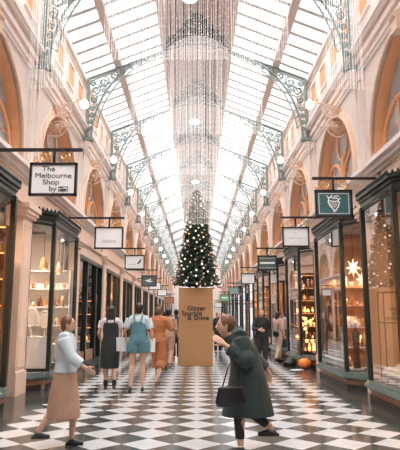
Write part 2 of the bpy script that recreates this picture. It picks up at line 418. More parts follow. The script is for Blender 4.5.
b.tube([(-.98+1.96*i/14, 0, 9.3+.22*math.sin(PI*i/14)) for i in range(15)], .02, 5)
b.build('tie_arch', 'green', tr)
b = MB()
for j, (h, wd) in enumerate(((9.48, .86), (9.64, .76), (9.82, .58), (10.0, .40), (10.18, .22), (10.32, .1))):
    n = max(1, int(wd/.11))
    for i in range(-n, n+1):
        x = i*wd/n; b.tube(spiral((x, 0, h), .10, 1.3, PI/2*(i+j), 12, sgn=(-1)**(i+j)), .024, 4)
for q in (-1, 1): b.tube([(q*.95, 0, 9.45), (q*.5, 0, 9.85), (0, 0, 10.45)], .022, 4)
b.build('cresting', 'green', tr)
TRK = [k for k in KS if k >= -1]
for i, k in enumerate(TRK):
    lab = 'grey-green arched iron truss with scrollwork under the glass roof, %s from the camera' % ORD[i]
    if i == 0: tr.location.y = YC+P*k-P/2; tr['label'] = lab
    else: dup(tr, (0, YC+P*k-P/2, 0), lab)

# ================================================================== BEAD CURTAINS
def curtain(name, y, x0, x1, step, ztop, zbot, label, rad=.0036):
    b = MB(); x = x0
    while x <= x1:
        zt = ztop(x); zb = zbot(x)+random.uniform(-.02, .02)
        X = x+random.uniform(-.012, .012)
        b.tube([(X, 0, zb), (X, 0, zt)], rad, 3, cap=False)
        z = zb
        while z < zt:
            r = .010; b.add([(X-r, 0, z), (X+r, 0, z), (X, -r, z), (X, r, z), (X, 0, z-r*1.3), (X, 0, z+r*1.3)],
                          [(0, 2, 5), (2, 1, 5), (1, 3, 5), (3, 0, 5), (2, 0, 4), (1, 2, 4), (3, 1, 4), (0, 3, 4)])
            z += .16+random.uniform(0, .05)
        x += step
    o = b.build(name, 'strand', None, loc=(0, y, 0))
    tag(o, label, 'bead curtain', None, 'stuff'); return o
def roofz(x):
    x = abs(x)
    return 9.15+.5*(1-(x/.98)**2) if x < .98 else 9.15-(x-.98)*.435
cu = curtain('bead_curtain', YC-P/2-.1, -1.9, 1.9, .035, roofz, lambda x: 6.62, 'shimmering curtain of light strings across the roof, nearest full-width one')
for i in range(1, 5):
    d = cu.copy(); COL.objects.link(d); d.location.y = YC+P*i-P/2-.1
    d['label'] = 'shimmering curtain of light strings across the roof, %s from the camera' % ORD[i]
curtain('bead_curtain', 14.84, -.78, .78, .035, roofz, lambda x: at(200, 224, 14.84).z, 'narrow curtain of light strings hanging down in front of the tree top')
for s, nm in ((-1, 'left'), (1, 'right')):
    curtain('bead_curtain', 9.1, min(s*2.35, s*3.02), max(s*2.35, s*3.02), .04, lambda x: 8.25, lambda x: 5.45, 'short curtain of light strings high against the %s wall' % nm)

# ================================================================== LAMPS
def wall_lamp(s):
    t = thing('wall_lamp', (s*3.30, 0, 6.2), '', 'lamp')
    b = MB(); b.tube([(0, 0, 0), (-s*.1, 0, .0), (-s*.3, 0, .16), (-s*.62, 0, .20)], .016, 6)
    b.tube([(-s*.02, 0, -.1), (-s*.22, 0, -.12), (-s*.36, 0, .1)], .012, 5); b.build('arm', 'gilt', t)
    b = MB(); b.tube(circle((-s*.2, 0, -.02), .16, 22, 'xz'), .014, 5); b.tube(spiral((-s*.2, 0, -.02), .13, 1.6, 0, 26), .012, 5); b.build('scroll', 'gilt', t)
    b = MB(); b.tube([(0, 0, 0), (-s*.03, 0, 0)], .09, 14); b.build('wall_plate', 'gold', t)
    MB().ball((-s*.66, 0, .13), .10, 16, 10).build('globe', 'globe', t, True)
    MB().loft([(-s*.66, 0, .23, .06, .06), (-s*.66, 0, .27, .02, .02)], 12).build('globe_cap', 'gold', t)
    return t
for s, nm in ((-1, 'left'), (1, 'right')):
    t = wall_lamp(s)
    for i in range(0, 9):
        lab = 'round white globe lamp on a gilt arm above the %s arched window, %s wall' % (ORD[i], nm)
        if i == 0: t.location.y = YC-.65; t['label'] = lab
        else: dup(t, (s*3.30, YC-.65+P*i, 6.2), lab)
# scroll ornament over each arch
for s, nm in ((-1, 'left'), (1, 'right')):
    t = thing('rosette_bracket', (s*3.40, 0, 5.75), '', 'ornament')
    b = MB(); b.tube(circle((-s*.16, 0, 0), .24, 22, 'xz'), .02, 6); b.tube(circle((-s*.16, 0, 0), .12, 16, 'xz'), .016, 6); b.build('ring', 'gilt', t)
    b = MB(); b.tube([(0, 0, 0), (-s*.5, 0, 0)], .014, 5); b.ball((-s*.52, 0, 0), .035); b.ball((-s*.16, 0, 0), .07)
    for a in range(6): b.tube([(-s*.16, 0, 0), (-s*.16+.24*math.cos(a*PI/3), 0, .24*math.sin(a*PI/3))], .009, 4)
    b.build('spindle', 'gilt', t)
    MB().tube([(0, 0, -.1), (0, 0, .1)], .07, 8).build('wall_plate', 'orange', t)
    for i in range(0, 6):
        lab = 'gilt scroll wheel ornament in the head of the %s arched window, %s wall' % (ORD[i], nm)
        if i == 0: t.location.y = YC-.75; t['label'] = lab
        else: dup(t, (s*3.40, YC-.75+P*i, 5.75), lab)
# ceiling lamps
t = None
for i, (px, py, Y) in enumerate(((190, -2, 12.9), (194.5, 122, 20.6), (195.5, 182, 29.5), (196, 214, 38.5))):
    p = at(px, py, Y); lab = 'bright round ceiling lamp on the boarded ceiling strip, %s from the camera' % ORD[i]
    if not t:
        t = thing('ceiling_lamp', p, lab, 'lamp')
        MB().ball((0, 0, 0), (.21, .21, .07), 18, 8).build('lamp_shade', 'globe', t, True)
        MB().tube([(0, 0, .05), (0, 0, .12)], .15, 14).build('lamp_rim', 'whiteiron', t)
        MB().tube([(0, 0, .1), (0, 0, 10.45-p.z)], .014, 6).build('stem', 'whiteiron', t)
    else:
        d = dup(t, p, lab)
        for c in kids(d):
            if c.name.startswith('stem'): c.scale.z = (10.45-p.z)/(10.45-t.location.z)

# ================================================================== SHOPS
# rooms behind the glass
for s, nm in ((-1, 'left'), (1, 'right')):
    for k in range(-1, 14):
        yc = YC+P*k
        wm = {(-1, -1): 'tanwall', (-1, 0): 'creamwall', (-1, 1): 'darkwall', (1, -1): 'tanwall', (1, 0): 'brownwall', (1, 1): 'brownwall', (-1, 2): 'brownwall'}.get((s, k), ['brownwall', 'tanwall', 'darkwall'][k % 3])
        b = MB(); b.box((s*5.3, yc-P/2, 0), (s*5.4, yc+P/2, 3.7))
        for y in (yc-P/2, yc+P/2-.06): b.box((s*3.6, y, 0), (s*5.4, y+.06, 3.7))
        struct(b.build('wall_shop_'+nm, wm))
        b = MB(); b.box((s*3.05, yc-1.5, .0), (s*5.3, yc+.75, .34) if (s > 0 or k < 1) else (s*5.3, yc-1.4, .02)); struct(b.build('floor_shop', 'shopfloor'))
        if k <= 5:
            L = bpy.data.lights.new('shop_light', 'AREA'); L.energy = 130 if k < 3 else 90; L.size = .5; L.color = (1, .62, .34) if (s, k) != (-1, 0) else (1, .84, .70)
            if (s, k) == (-1, 1): L.energy = 25
            lo = bpy.data.objects.new('shop_light', L); lo.location = (s*3.75, yc-.6, 3.66); COL.objects.link(lo)
    # downlights
    t = None
    for k in range(-1, 5):
        for (dx, dy) in ((3.75, -1.0), (3.75, .2), (4.6, -.6)):
            p = (s*dx, YC+P*k+dy, 3.66)
            if t is None:
                t = thing('downlight', p, 'small round warm downlight in the shop ceilings of the %s side' % nm, 'downlight', 'downlights in the %s shops' % nm)
                MB().tube([(0, 0, 0), (0, 0, .04)], .07, 12).build('lens', 'downlight', t)
                MB().tube(circle((0, 0, .01), .08, 14, 'xy'), .015, 5).build('rim', 'white', t)
            else: dup(t, p)

def bay_shopfront(s, y0, y1, yc, label, near=True):
    """projecting bay window; y0..y1 flat front at X=3.0, canted ends back to X=3.4"""
    t = thing('shopfront', (s*3.2, yc, 0), label, 'shop window')
    def W(x, y): return (s*x-s*3.2, y-yc)
    plan = [(3.38, y0-.5), (3.02, y0), (3.02, y1), (3.38, y1+.5)]
    def slab(off, z0, z1, m, name):
        pl = [W(3.6, y0-.5-off*.7), W(3.38-off, y0-.5-off*.7), W(3.02-off, y0-off*.4), W(3.02-off, y1+off*.4), W(3.38-off, y1+.5+off*.7), W(3.6, y1+.5+off*.7)]
        return MB().prism(pl, lambda u, v, d: (u, v, z0+d), z1-z0).build(name, m, t)
    slab(.02, 0, .10, 'plinth', 'plinth'); slab(0.0, .10, .19, 'copper', 'kick_panel')
    b = MB()
    for off, z0, z1 in ((.04, .19, .23), (.09, .23, .29), (.03, .29, .34)):
        pl = [W(3.6, y0-.5-off*.7), W(3.38-off, y0-.5-off*.7), W(3.02-off, y0-off*.4), W(3.02-off, y1+off*.4), W(3.38-off, y1+.5+off*.7), W(3.6, y1+.5+off*.7)]
        b.prism(pl, lambda u, v, d: (u, v, z0+d), z1-z0)
    b.build('sill', 'sill', t)
    b = MB()
    for off, z0, z1 in ((.02, 3.38, 3.47), (.05, 3.47, 3.53), (.09, 3.53, 3.6)):
        pl = [W(3.6, y0-.5-off*.7), W(3.38-off, y0-.5-off*.7), W(3.02-off, y0-off*.4), W(3.02-off, y1+off*.4), W(3.38-off, y1+.5+off*.7), W(3.6, y1+.5+off*.7)]
        b.prism(pl, lambda u, v, d: (u, v, z0+d), z1-z0)
    # cresting teeth
    pts = [Vector(W(3.30, y0-.5)), Vector(W(2.94, y0)), Vector(W(2.94, y1)), Vector(W(3.30, y1+.5))]
    for a, c in zip(pts[:-1], pts[1:]):
        n = int((c-a).length/.09)
        for i in range(n+1):
            q = a.lerp(c, i/n); b.loft([(q.x, q.y, 3.58, .02, .02), (q.x, q.y, 3.62, .028, .028), (q.x, q.y, 3.66, .01, .01)], 6)
    b.build('cornice', 'green', t)
    for (x, y) in plan:
        w_ = .042; u, v = W(x, y); MB().box((u-w_, v-w_, .34), (u+w_, v+w_, 3.38)).build('post', 'green', t)
    for (a, c) in zip(plan[:-1], plan[1:]):
        ua, va = W(*a); uc, vc = W(*c); d = (Vector((uc, vc))-Vector((ua, va))).normalized()*.045
        p, q = Vector((ua, va))+d, Vector((uc, vc))-d
        MB().add([(p.x, p.y, .34), (q.x, q.y, .34), (q.x, q.y, 3.38), (p.x, p.y, 3.38)], [(0, 1, 2, 3)]).build('pane', 'glass', t)
        MB().tube([(p.x, p.y, 3.33), (q.x, q.y, 3.33)], .03, 4).build('top_rail', 'green', t)
    return t
def flat_shopfront(s, yc, label, dark=False):
    t = thing('shopfront', (s*3.4, yc, 0), label, 'shop window')
    X = lambda x: s*(x-3.4)
    MB().box((X(3.36), -1.97, 0), (X(3.5), 1.97, .12)).build('bottom_rail', 'green', t); MB().box((X(3.34), -1.97, 3.1), (X(3.5), 1.97, 3.22)).build('top_rail', 'green', t)
    MB().box((X(3.38), -1.95, .12), (X(3.48), .9, .42)).build('kick_panel', 'copper', t)
    for y in (-1.91, -.55, .9, 1.91): MB().box((X(3.34), y-.06, .12), (X(3.48), y+.06, 3.1)).build('post', 'green', t)
    for y0, y1 in ((-1.85, -.61), (-.49, .84)):
        MB().add([(X(3.42), y0, .42), (X(3.42), y1, .42), (X(3.42), y1, 3.1), (X(3.42), y0, 3.1)], [(0, 1, 2, 3)]).build('pane', 'glass', t)
    MB().box((X(3.36), -2.0, 3.22), (X(3.55), 2.0, 3.55)).build('header', 'peach', t)
    if dark:
        MB().box((X(3.46), -1.85, 2.2), (X(3.5), 1.85, 3.1)).build('dark_header_panel', 'plinth', t)
    return t
def shop_door(s, y, label):
    t = thing('shop_door', (s*3.5, y, 0), label, 'door')
    MB().box((0, -.3, 0), (s*.05, -.24, 3.5)).build('door_frame', 'green', t); MB().box((0, .24, 0), (s*.05, .3, 3.5)).build('door_frame', 'green', t)
    b = MB(); b.box((0, -.24, 0), (s*.04, .24, .3)); b.box((0, -.24, 2.25), (s*.04, .24, 2.35)); b.box((0, -.24, 3.38), (s*.04, .24, 3.5)); b.build('door_rail', 'green', t)
    MB().add([(s*.02, -.24, .3), (s*.02, .24, .3), (s*.02, .24, 3.38), (s*.02, -.24, 3.38)], [(0, 1, 2, 3)]).build('pane', 'glass', t)
    MB().tube([(-s*.03, .2, .95), (-s*.03, .2, 1.35)], .012, 6).build('handle', 'gold', t)
    return t
bay_shopfront(-1, 6.4, 8.75, 7.6, 'dark green canted shop window at the left edge of the picture')
bay_shopfront(-1, 11.3, 13.45, 12.4, 'green-corniced canted shop window with white shelves, left of the woman in black')
bay_shopfront(1, 8.1, 9.7, 8.9, 'dark green canted shop window with tan curtains and black rack, right edge')
bay_shopfront(1, 11.2, 13.6, 12.4, 'green canted shop window with hanging star lantern, behind the teal sign')
bay_shopfront(1, 15.95, 18.2, 17.1, 'canted shop window full of glowing ornaments beside the orange ball')
shop_door(-1, YC+1.70, 'narrow glazed shop door past the white-shelved left window')
shop_door(1, YC+1.70, 'narrow glazed shop door between two right-hand bay windows')
flat_shopfront(-1, YC+P, 'dark shopfront with glowing orange shelves, behind the woman in black', True)
flat_shopfront(-1, YC+2*P, 'green framed shopfront with orange lit interior, above the woman in denim')
for k in range(3, 14):
    flat_shopfront(-1, YC+P*k, 'slim green framed shopfront far down the left side, %s flat one' % ORD[k-1])
    bay_shopfront(1, YC+P*(k-1)-1.4, YC+P*(k-1)+.9, YC+P*(k-1), 'far canted shop window on the right side, %s bay along' % ORD[k])

# ================================================================== HANGING SIGNS
def sign(side, Y, box, bary, label, face, tip=None, deco=None):
    """box = px x0,x1,y0,y1 of the panel; the bar comes out of the side wall"""
    x0, x1, y0, y1 = box
    A = at(x0, y0, Y); B = at(x1, y1, Y); zb = at((x0+x1)/2, bary, Y).z
    cx = (A.x+B.x)/2; w_ = B.x-A.x; h = A.z-B.z; zt = A.z
    t = thing('hanging_sign', (side*3.3, Y, zb), label, 'sign')
    O = Vector((side*3.3, Y, zb))
    L = lambda x, dy, z: (x-O.x, dy, z-O.z)
    tipx = at(tip if tip else (x1+5 if side < 0 else x0-3), bary, Y).x
    r = .022
    MB().box(L(side*3.3, -r, zb-r), L(tipx, r, zb+r)).build('bar', 'black', t)
    MB().box(L(side*3.3, -.06, zb-.12), L(side*3.27, .06, zb+.12)).build('wall_plate', 'black', t)
    b = MB(); f = .035
    b.box(L(cx-w_/2, -.03, zt-f), L(cx+w_/2, .03, zt)); b.box(L(cx-w_/2, -.03, zt-h), L(cx+w_/2, .03, zt-h+f))
    b.box(L(cx-w_/2, -.03, zt-h), L(cx-w_/2+f, .03, zt)); b.box(L(cx+w_/2-f, -.03, zt-h), L(cx+w_/2, .03, zt))
    b.box(L(cx-.02, -.02, zt), L(cx+.02, .02, zb)); b.build('frame', 'black', t)
    MB().box(L(cx-w_/2+f, -.012, zt-h+f), L(cx+w_/2-f, .012, zt-f)).build('panel', face, t)
    b = MB(); g = (zb-zt)*.48
    for q in (-1, 1):
        c = L(cx+q*(g+.05), 0, (zb+zt)/2); b.tube(spiral(c, g, 1.4, -q*PI/2, 22, sgn=q), .014, 5); b.tube(circle(c, g*.35, 10), .01, 4)
        c2 = L(cx+q*(g*2.1+.05), 0, zt+g*.5)
        b.tube(spiral(c2, g*.5, 1.2, PI/2, 14, sgn=-q), .01, 4)
    b.build('scroll', 'gold', t)
    return t, Vector(L(cx, -.016, zt-h/2)), w_, h
S1 = sign(-1, 7.6, (30.5, 76.5, 163, 196), 150, 'white framed shop sign lettered The Melbourne Shop by, left wall', 'white', tip=83)
t, c, w_, h = S1
for i, (tx, dx) in enumerate((('The', -.07), ('Melbourne', 0), ('Shop', -.03), ('by', -.0))):
    text(tx, .108, 'letter', t, c+Vector((dx, 0, .15-.098*i)), bold=0, sx=1.12)
b = MB()
for (a, d, e_, g) in ((.08, .22, -.18, -.172), (.08, .22, -.118, -.11), (.08, .088, -.18, -.11), (.212, .22, -.18, -.11)): b.box((c.x+a, c.y-.002, c.z+e_), (c.x+d, c.y+.002, c.z+g))
b.box((c.x+.1, c.y-.002, c.z-.165), (c.x+.2, c.y+.002, c.z-.145)); b.box((c.x+.1, c.y-.002, c.z-.13), (c.x+.15, c.y+.002, c.z-.118))
b.build('logo_box', 'letter', t)
t, c, w_, h = sign(-1, 13.1, (95, 123, 227, 249), 218, 'plain white shop sign with faint pale name, left wall', 'white', tip=124.5)
text('babbas', .13, 'greyletter', t, c+Vector((0, 0, -.08)))
t, c, w_, h = sign(-1, 18.5, (125, 144.5, 255, 269.5), 248.5, 'small white sign with a dark slanting feather mark, left wall', 'white', tip=145)
MB().prism([(.08, -.05), (.2, .1), (.24, .12), (.2, .0), (.12, -.06)], lambda u, v, d: (c.x+u, c.y-d, c.z+v), .004).build('feather_mark', 'letter', t)
MB().box((c.x-.25, c.y-.003, c.z-.08), (c.x+.05, c.y, c.z-.065)).build('lettering', 'greyletter', t)
t, c, w_, h = sign(-1, 24.2, (141.5, 156.5, 275.5, 286.5), 270, 'slate grey sign with a pale bird mark, left wall', 'darkgrey', tip=157)
MB().prism([(-.2, .02), (-.05, .06), (.1, .1), (.06, .02), (.2, -.04), (-.02, -.05)], lambda u, v, d: (c.x+u, c.y-d, c.z+v), .004).build('bird_mark', 'white', t)
t, c, w_, h = sign(-1, 29, (149, 161, 282, 290), 278.5, 'small blank white sign just past the slate sign, left wall', 'white', tip=162)
t, c, w_, h = sign(-1, 34.5, (157.5, 167, 289, 296), 285.5, 'tiny pale sign, second last of the left row', 'white', tip=168)
t, c, w_, h = sign(-1, 41.9, (164.5, 174, 297, 303.5), 294, 'tiny brown sign nearest the tree, left row', 'brownsign', tip=175)

t, c, w_, h = sign(1, 9.4, (314.5, 353, 190, 217.5), 178.5, 'teal sign with a white harp emblem, right wall', 'teal', tip=312)
b = MB()
for (a, d, e_, g) in ((-.27, .27, .175, .185), (-.27, .27, -.185, -.175), (-.27, -.26, -.185, .185), (.26, .27, -.185, .185)): b.box((c.x+a, c.y-.002, c.z+e_), (c.x+d, c.y+.002, c.z+g))
b.build('border_line', 'white', t)
b = MB(); Z = Vector((c.x, c.y, c.z))
V = lambda x, z: Z+Vector((x, 0, z))
b.tube([V(-.09, .09), V(-.10, .03), V(-.07, -.04), V(-.02, -.10), V(.0, -.14)], [.009, .014, .014, .01, .006], 5)
b.tube([V(.07, .07), V(.10, .02), V(.08, -.05), V(.04, -.11), V(0, -.14)], [.007, .011, .012, .01, .006], 5)
b.tube([V(-.09, .09), V(-.05, .12), V(.0, .09), V(.05, .10), V(.09, .07), V(.12, .1)], .011, 5)
b.tube([V(-.12, .14), V(-.1, .1), V(-.05, .12), V(-.03, .15)], .01, 5); b.tube([V(0, .12), V(.05, .14), V(.1, .13)], .009, 5)
b.tube(spiral(V(.01, -.135), .03, 1.2, 0, 12), .008, 4)
b.tube([V(-.1, .05), V(-.05, .05), V(0, .03), V(.05, .05), V(.1, .02)], .008, 5)
for i in range(-2, 3): b.tube([V(i*.032, .06-.01*abs(i)), V(i*.02, -.09+.02*abs(i))], .0045, 4)
b.build('harp_emblem', 'white', t)
t, c, w_, h = sign(1, 13.1, (282, 309.5, 227, 247), 217.5, 'white shop sign with thin grey name, right wall', 'white', tip=280.5)
text('PICTONARY', .065, 'greyletter', t, c+Vector((0, 0, -.03)), bold=-.001)
MB().tube(circle(c+Vector((0, 0, .09)), .02, 10), .004, 4).build('round_mark', 'greyletter', t)
t, c, w_, h = sign(1, 18.4, (257.5, 277, 255.5, 270.5), 248.3, 'dark slate sign with pale horizontal band, right wall', 'darkgrey', tip=256)
b = MB().box((c.x-.25, c.y-.002, c.z-.03), (c.x+.25, c.y+.002, c.z+.03))
for (a, d, e_, g) in ((-.28, .28, .16, .172), (-.28, .28, -.172, -.16)): b.box((c.x+a, c.y-.002, c.z+e_), (c.x+d, c.y+.002, c.z+g))
b.build('pale_band', 'white', t)
t, c, w_, h = sign(1, 25.5, (241, 255, 273.5, 284), 267.5, 'small blank white sign, right wall', 'white', tip=240)
t, c, w_, h = sign(1, 32, (228.5, 239, 286.5, 294.5), 283, 'small grey-green sign, right wall', 'greygreen', tip=227.5)
t, c, w_, h = sign(1, 36.5, (219.5, 229.5, 294.5, 301.5), 292, 'tiny light green sign beside the tree, right wall', 'lightgreen', tip=218.5)
MB().box((c.x-.2, c.y-.003, c.z-.02), (c.x+.2, c.y, c.z+.05)).build('pale_band', 'white', t)
t, c, w_, h = sign(1, 41.9, (214.5, 222, 302.5, 307.5), 300.5, 'tiny white sign lowest beside the brown box, right row', 'white', tip=214)

# ================================================================== TREE AND ITS BOX
g0 = ground(195.5, 366); YB = g0.y
xl, xr = at(178.5, 330, YB).x, at(213, 330, YB).x; zt = at(196, 287.5, YB).z; cx = (xl+xr)/2; wb = (xr-xl)
box = thing('display_plinth', (cx, YB+wb/2, 0), 'tall kraft brown box column carrying the Christmas tree', 'box')
MB().box((-wb/2, -wb/2, .0), (wb/2, wb/2, zt)).build('box_body', 'kraft', box)
fy = -wb/2-.004
mpx = wb/34.5
def bx(px, py): return ((px-195.75)*mpx, fy, zt-(py-287.5)*mpx)
text('Glitter', .19, 'letter', box, bx(196.3, 308.6), bold=.004, sx=1.08)
text('Sparkle', .20, 'letter', box, bx(191.8, 313.4), bold=.004, sx=1.05)
text('& Shine', .20, 'letter', box, bx(198.2, 318), bold=.004, sx=1.08)
text('visit the arcade this season', .05, 'brownsign', box, bx(196, 324.3))
tz = zt; tcy = YB+wb/2
TX = at(196.8, 280, tcy).x
tree = thing('christmas_tree', (TX, tcy, tz), 'tall slim decorated Christmas tree standing on the brown box', 'tree')
ppm = 540/tcy
prof = [(0, 23), (.08, 23.5), (.2, 20.5), (.4, 16.5), (.6, 12), (.72, 10), (.85, 7), (.95, 4), (1.0, 1.2)]
Ht = at(196, 192, tcy).z-tz
def prad(t):
    for (a, ra), (b_, rb) in zip(prof[:-1], prof[1:]):
        if t <= b_: return (ra+(rb-ra)*(t-a)/(b_-a))/ppm*1.0
    return .03
MB().tube([(0, 0, 0), (0, 0, Ht*.97)], [.06, .012], 8).build('trunk', 'bark', tree)
b = MB()
for i in range(1500):
    t_ = (i/1500)**1.15; z = t_*Ht; a = i*2.39996; r = prad(t_)*random.uniform(.78, 1.04)
    d = Vector((math.cos(a), math.sin(a), 0)); root = d*r*.35+Vector((0, 0, z+.05)); tip = d*r+Vector((0, 0, z-.03+random.uniform(-.05, .05)))
    tip.z = max(tip.z, .12)
    side = Vector((-d.y, d.x, 0))
    b.tube([root, tip], [.012, .004], 3, cap=False)
    for j in range(9):
        q = root.lerp(tip, .25+.75*j/8); l = random.uniform(.05, .10)
        for sg in (-1, 1):
            e = q+side*sg*l*random.uniform(.6, 1)+d*l*.6+Vector((0, 0, random.uniform(-.04, .05)))
            n = Vector((0, 0, .012)); b.add([q-n, q+n, e], [(0, 1, 2)])
b.build('foliage', 'needle', tree)
bmesh_cache = {m: MB().ball((0, 0, 0), .031, 8, 6).mesh('bauble', m, True) for m in ('bgold', 'bwhite', 'brose')}
names = {'bgold': 'round gold bauble on the Christmas tree', 'bwhite': 'small pearl white bauble on the Christmas tree', 'brose': 'copper rose bauble on the Christmas tree'}
for i in range(300):
    t_ = (i/300)**1.25*.97; a = i*2.39996+random.uniform(-.2, .2); r = prad(t_)*random.uniform(.94, 1.05)
    m = random.choice(('bgold', 'bgold', 'bwhite', 'bwhite', 'brose'))
    o = bpy.data.objects.new('bauble', bmesh_cache[m]); COL.objects.link(o)
    o.location = (TX+r*math.cos(a), tcy+r*math.sin(a), tz+.03+t_*Ht); sc_ = random.uniform(.75, 1.25); o.scale = (sc_,)*3
    tag(o, names[m], 'bauble', names[m].split(' on ')[0]+'s of the Christmas tree')

# ================================================================== PEOPLE
def remesh(mb, name, m, parent, vox, smooth_it=2):
    me = bpy.data.meshes.new('tmp'); me.from_pydata(mb.v, [], mb.f)
    bm = bmesh.new(); bm.from_mesh(me); bmesh.ops.recalc_face_normals(bm, faces=bm.faces); bm.to_mesh(me); bm.free()
    o = bpy.data.objects.new('tmp', me); COL.objects.link(o)
    r = o.modifiers.new('r', 'REMESH'); r.mode = 'VOXEL'; r.voxel_size = vox
    if smooth_it: q = o.modifiers.new('s', 'SMOOTH'); q.iterations = smooth_it; q.factor = .5
    n = bpy.data.meshes.new_from_object(o.evaluated_get(bpy.context.evaluated_depsgraph_get()))
    bpy.data.objects.remove(o); n.name = name; n.materials.clear(); n.materials.append(M[m]); n.shade_smooth()
    c = bpy.data.objects.new(name, n); COL.objects.link(c); c.parent = parent; return c
def hand(b, w, d, n, curl=.6):
    """palm and five fingers: w wrist, d direction to the fingers, n palm normal (fingers curl towards n)"""
    d = d.normalized(); n = (n-d*n.dot(d)).normalized(); s = d.cross(n)
    for q in (-.026, -.009, .009, .026): b.tube([w+s*q*.5, w+d*.045+s*q, w+d*.088+s*q], [.015, .014, .011], 8)
    for q, l in ((-.030, .9), (-.010, 1.05), (.010, 1.0), (.030, .78)):
        p = w+d*.085+s*q; pts = [p]; a = 0
        for seg in (.034, .025, .02): a += curl*.55; p = p+(d*math.cos(a)+n*math.sin(a))*seg*l; pts.append(p)
        b.tube(pts, [.0095, .009, .0085, .007], 6)
    p = w+d*.025+s*.026; b.tube([p, p+s*.028+d*.024+n*.008, p+s*.034+d*.052+n*.018, p+s*.028+d*.075+n*.026], [.013, .011, .0095, .008], 6)
def person(loc, head, label, J, look, H=1.0, vox=.012):
    """J: joints in metres for a 1.65 m figure facing +y; look(parts) adds clothes"""
    t = thing('person', loc, label, 'person', rz=head); t.scale = (H, H, H)
    D = dict(pel=(0, 0, .93), wai=(0, 0, 1.06), che=(0, 0, 1.25), sho=(0, -.01, 1.37), nek=(0, 0, 1.44), hea=(0, .02, 1.545),
             hl=(-.09, 0, .9), hr=(.09, 0, .9), kl=(-.09, .03, .48), kr=(.09, .0, .48), al=(-.09, -.02, .08), ar=(.09, -.03, .08),
             sl=(-.17, 0, 1.355), sr=(.17, 0, 1.355), el=(-.22, -.03, 1.09), er=(.22, -.03, 1.09), wl=(-.21, .06, .87), wr=(.21, .06, .87), fl=0, fr=0)
    D.update(J); j = {k: (Vector(v) if isinstance(v, tuple) else v) for k, v in D.items()}
    b = MB()
    def R(v, rx, ry): return (v.x, v.y, v.z, rx, ry)
    b.loft([R(j['pel']+Vector((0, 0, -.1)), .10, .08), R(j['pel'], .16, .105), R(j['wai'], .118, .085), R(j['che'], .145, .10), R(j['sho'], .13, .07), R(j['nek']-Vector((0, 0, .02)), .055, .05)])
    b.tube([j['sl'], j['sho'], j['sr']], [.045, .06, .045], 8)
    b.tube([j['sho'], j['nek'], j['hea']], [.055, .048, .045], 10)
    h = j['hea']; b.ball(h, (.072, .088, .105), 16, 12); b.ball(h+Vector((0, .03, -.045)), (.05, .055, .055), 12, 8)
    b.tube([h+Vector((0, .082, .02)), h+Vector((0, .105, -.022)), h+Vector((0, .085, -.03))], [.008, .014, .008], 6)
    for q in (-1, 1): b.ball(h+Vector((q*.074, -.005, -.005)), (.012, .02, .03), 8, 6)
    for q in 'lr':
        b.tube([j['h'+q]+Vector((0, 0, .03)), j['h'+q].lerp(j['k'+q], .4), j['k'+q], j['k'+q].lerp(j['a'+q], .3)-Vector((0, .012, 0)), j['a'+q]], [.088, .076, .05, .054, .033], 12)
        a = j['a'+q]; b.tube([a+Vector((0, -.03, -.045)), a+Vector((0, .06, -.05)), a+Vector((0, .15, -.06))], [.03, .032, .02], 8)
        b.tube([j['s'+q], j['s'+q].lerp(j['e'+q], .4), j['e'+q], j['e'+q].lerp(j['w'+q], .3), j['w'+q]], [.045, .042, .034, .034, .022], 10)
        d = (j['w'+q]-j['e'+q]); nrm = j.get('n'+q) or Vector((1 if q == 'l' else -1, .3, 0)); hand(b, j['w'+q], j.get('d'+q) or d, nrm, .6)
    body = remesh(b, 'body', 'skin', t, min(vox, .0085), 1)
    for q in (-1, 1): MB().ball(h+Vector((q*.03, .082, .012)), .0095, 8, 6).build('eye', 'eye', t, True)
    MB().tube([h+Vector((-.022, .083, -.055)), h+Vector((0, .09, -.053)), h+Vector((.022, .083, -.055))], [.003, .007, .003], 6).build('lips', 'lips', t, True)
    look(t, j, vox)
    return t
def lerp3(a, b, f): return Vector(a).lerp(Vector(b), f)
def RR(v, rx, ry, dz=0): return (v.x, v.y, v.z+dz, rx, ry)
def hairshort(t, j, m='hair'):
    h = j['hea']; b = MB(); b.ball(h+Vector((0, -.02, .022)), (.086, .092, .105), 16, 12); b.ball(h+Vector((0, -.045, -.03)), (.07, .06, .07), 12, 8)
    o = remesh(b, 'hair', m, t, .012); return o
def hairlong(t, j, m='hair', L=.25):
    h = j['hea']; b = MB(); b.ball(h+Vector((0, -.018, .02)), (.088, .094, .108), 16, 12)
    b.loft([(h.x, h.y-.08, h.z-.08-L, .05, .025), (h.x, h.y-.075, h.z-.05-L*.6, .085, .04), (h.x, h.y-.06, h.z-.06, .088, .055), (h.x, h.y-.03, h.z+.03, .08, .06)])
    return remesh(b, 'hair', m, t, .012)
def bun(t, j, m='brownhair'):
    h = j['hea']; b = MB(); b.ball(h+Vector((0, -.018, .02)), (.086, .094, .106), 16, 12); b.ball(h+Vector((0, -.03, .14)), (.045, .045, .04), 10, 8)
    return remesh(b, 'hair', m, t, .012)
def torso(b, j, g=0.02, low='wai', dz=0):
    r = {'pel': (.165, .12), 'wai': (.125, .095)}
    L = []
    if low == 'pel': L.append(RR(j['pel'], .165+g, .11+g, dz))
    L += [RR(j['wai'], .12+g, .087+g, dz if low == 'wai' else 0), RR(j['che'], .15+g, .105+g), RR(j['sho'], .14+g, .075+g), RR(j['nek'], .06+g*.5, .055+g*.5, -.035)]
    b.loft(L); b.tube([j['sl'], j['sho'], j['sr']], [.05+g, .062+g, .05+g], 8)
def sleeve(b, j, q, f=.45, g=.02):
    s, e, w_ = j['s'+q], j['e'+q], j['w'+q]
    if f <= 1: b.tube([s, s.lerp(e, f)], [.05+g, .045+g], 10)
    else: b.tube([s, s.lerp(e, .5), e, e.lerp(w_, min(1, f-1))], [.05+g, .044+g, .04+g, .032+g], 10)
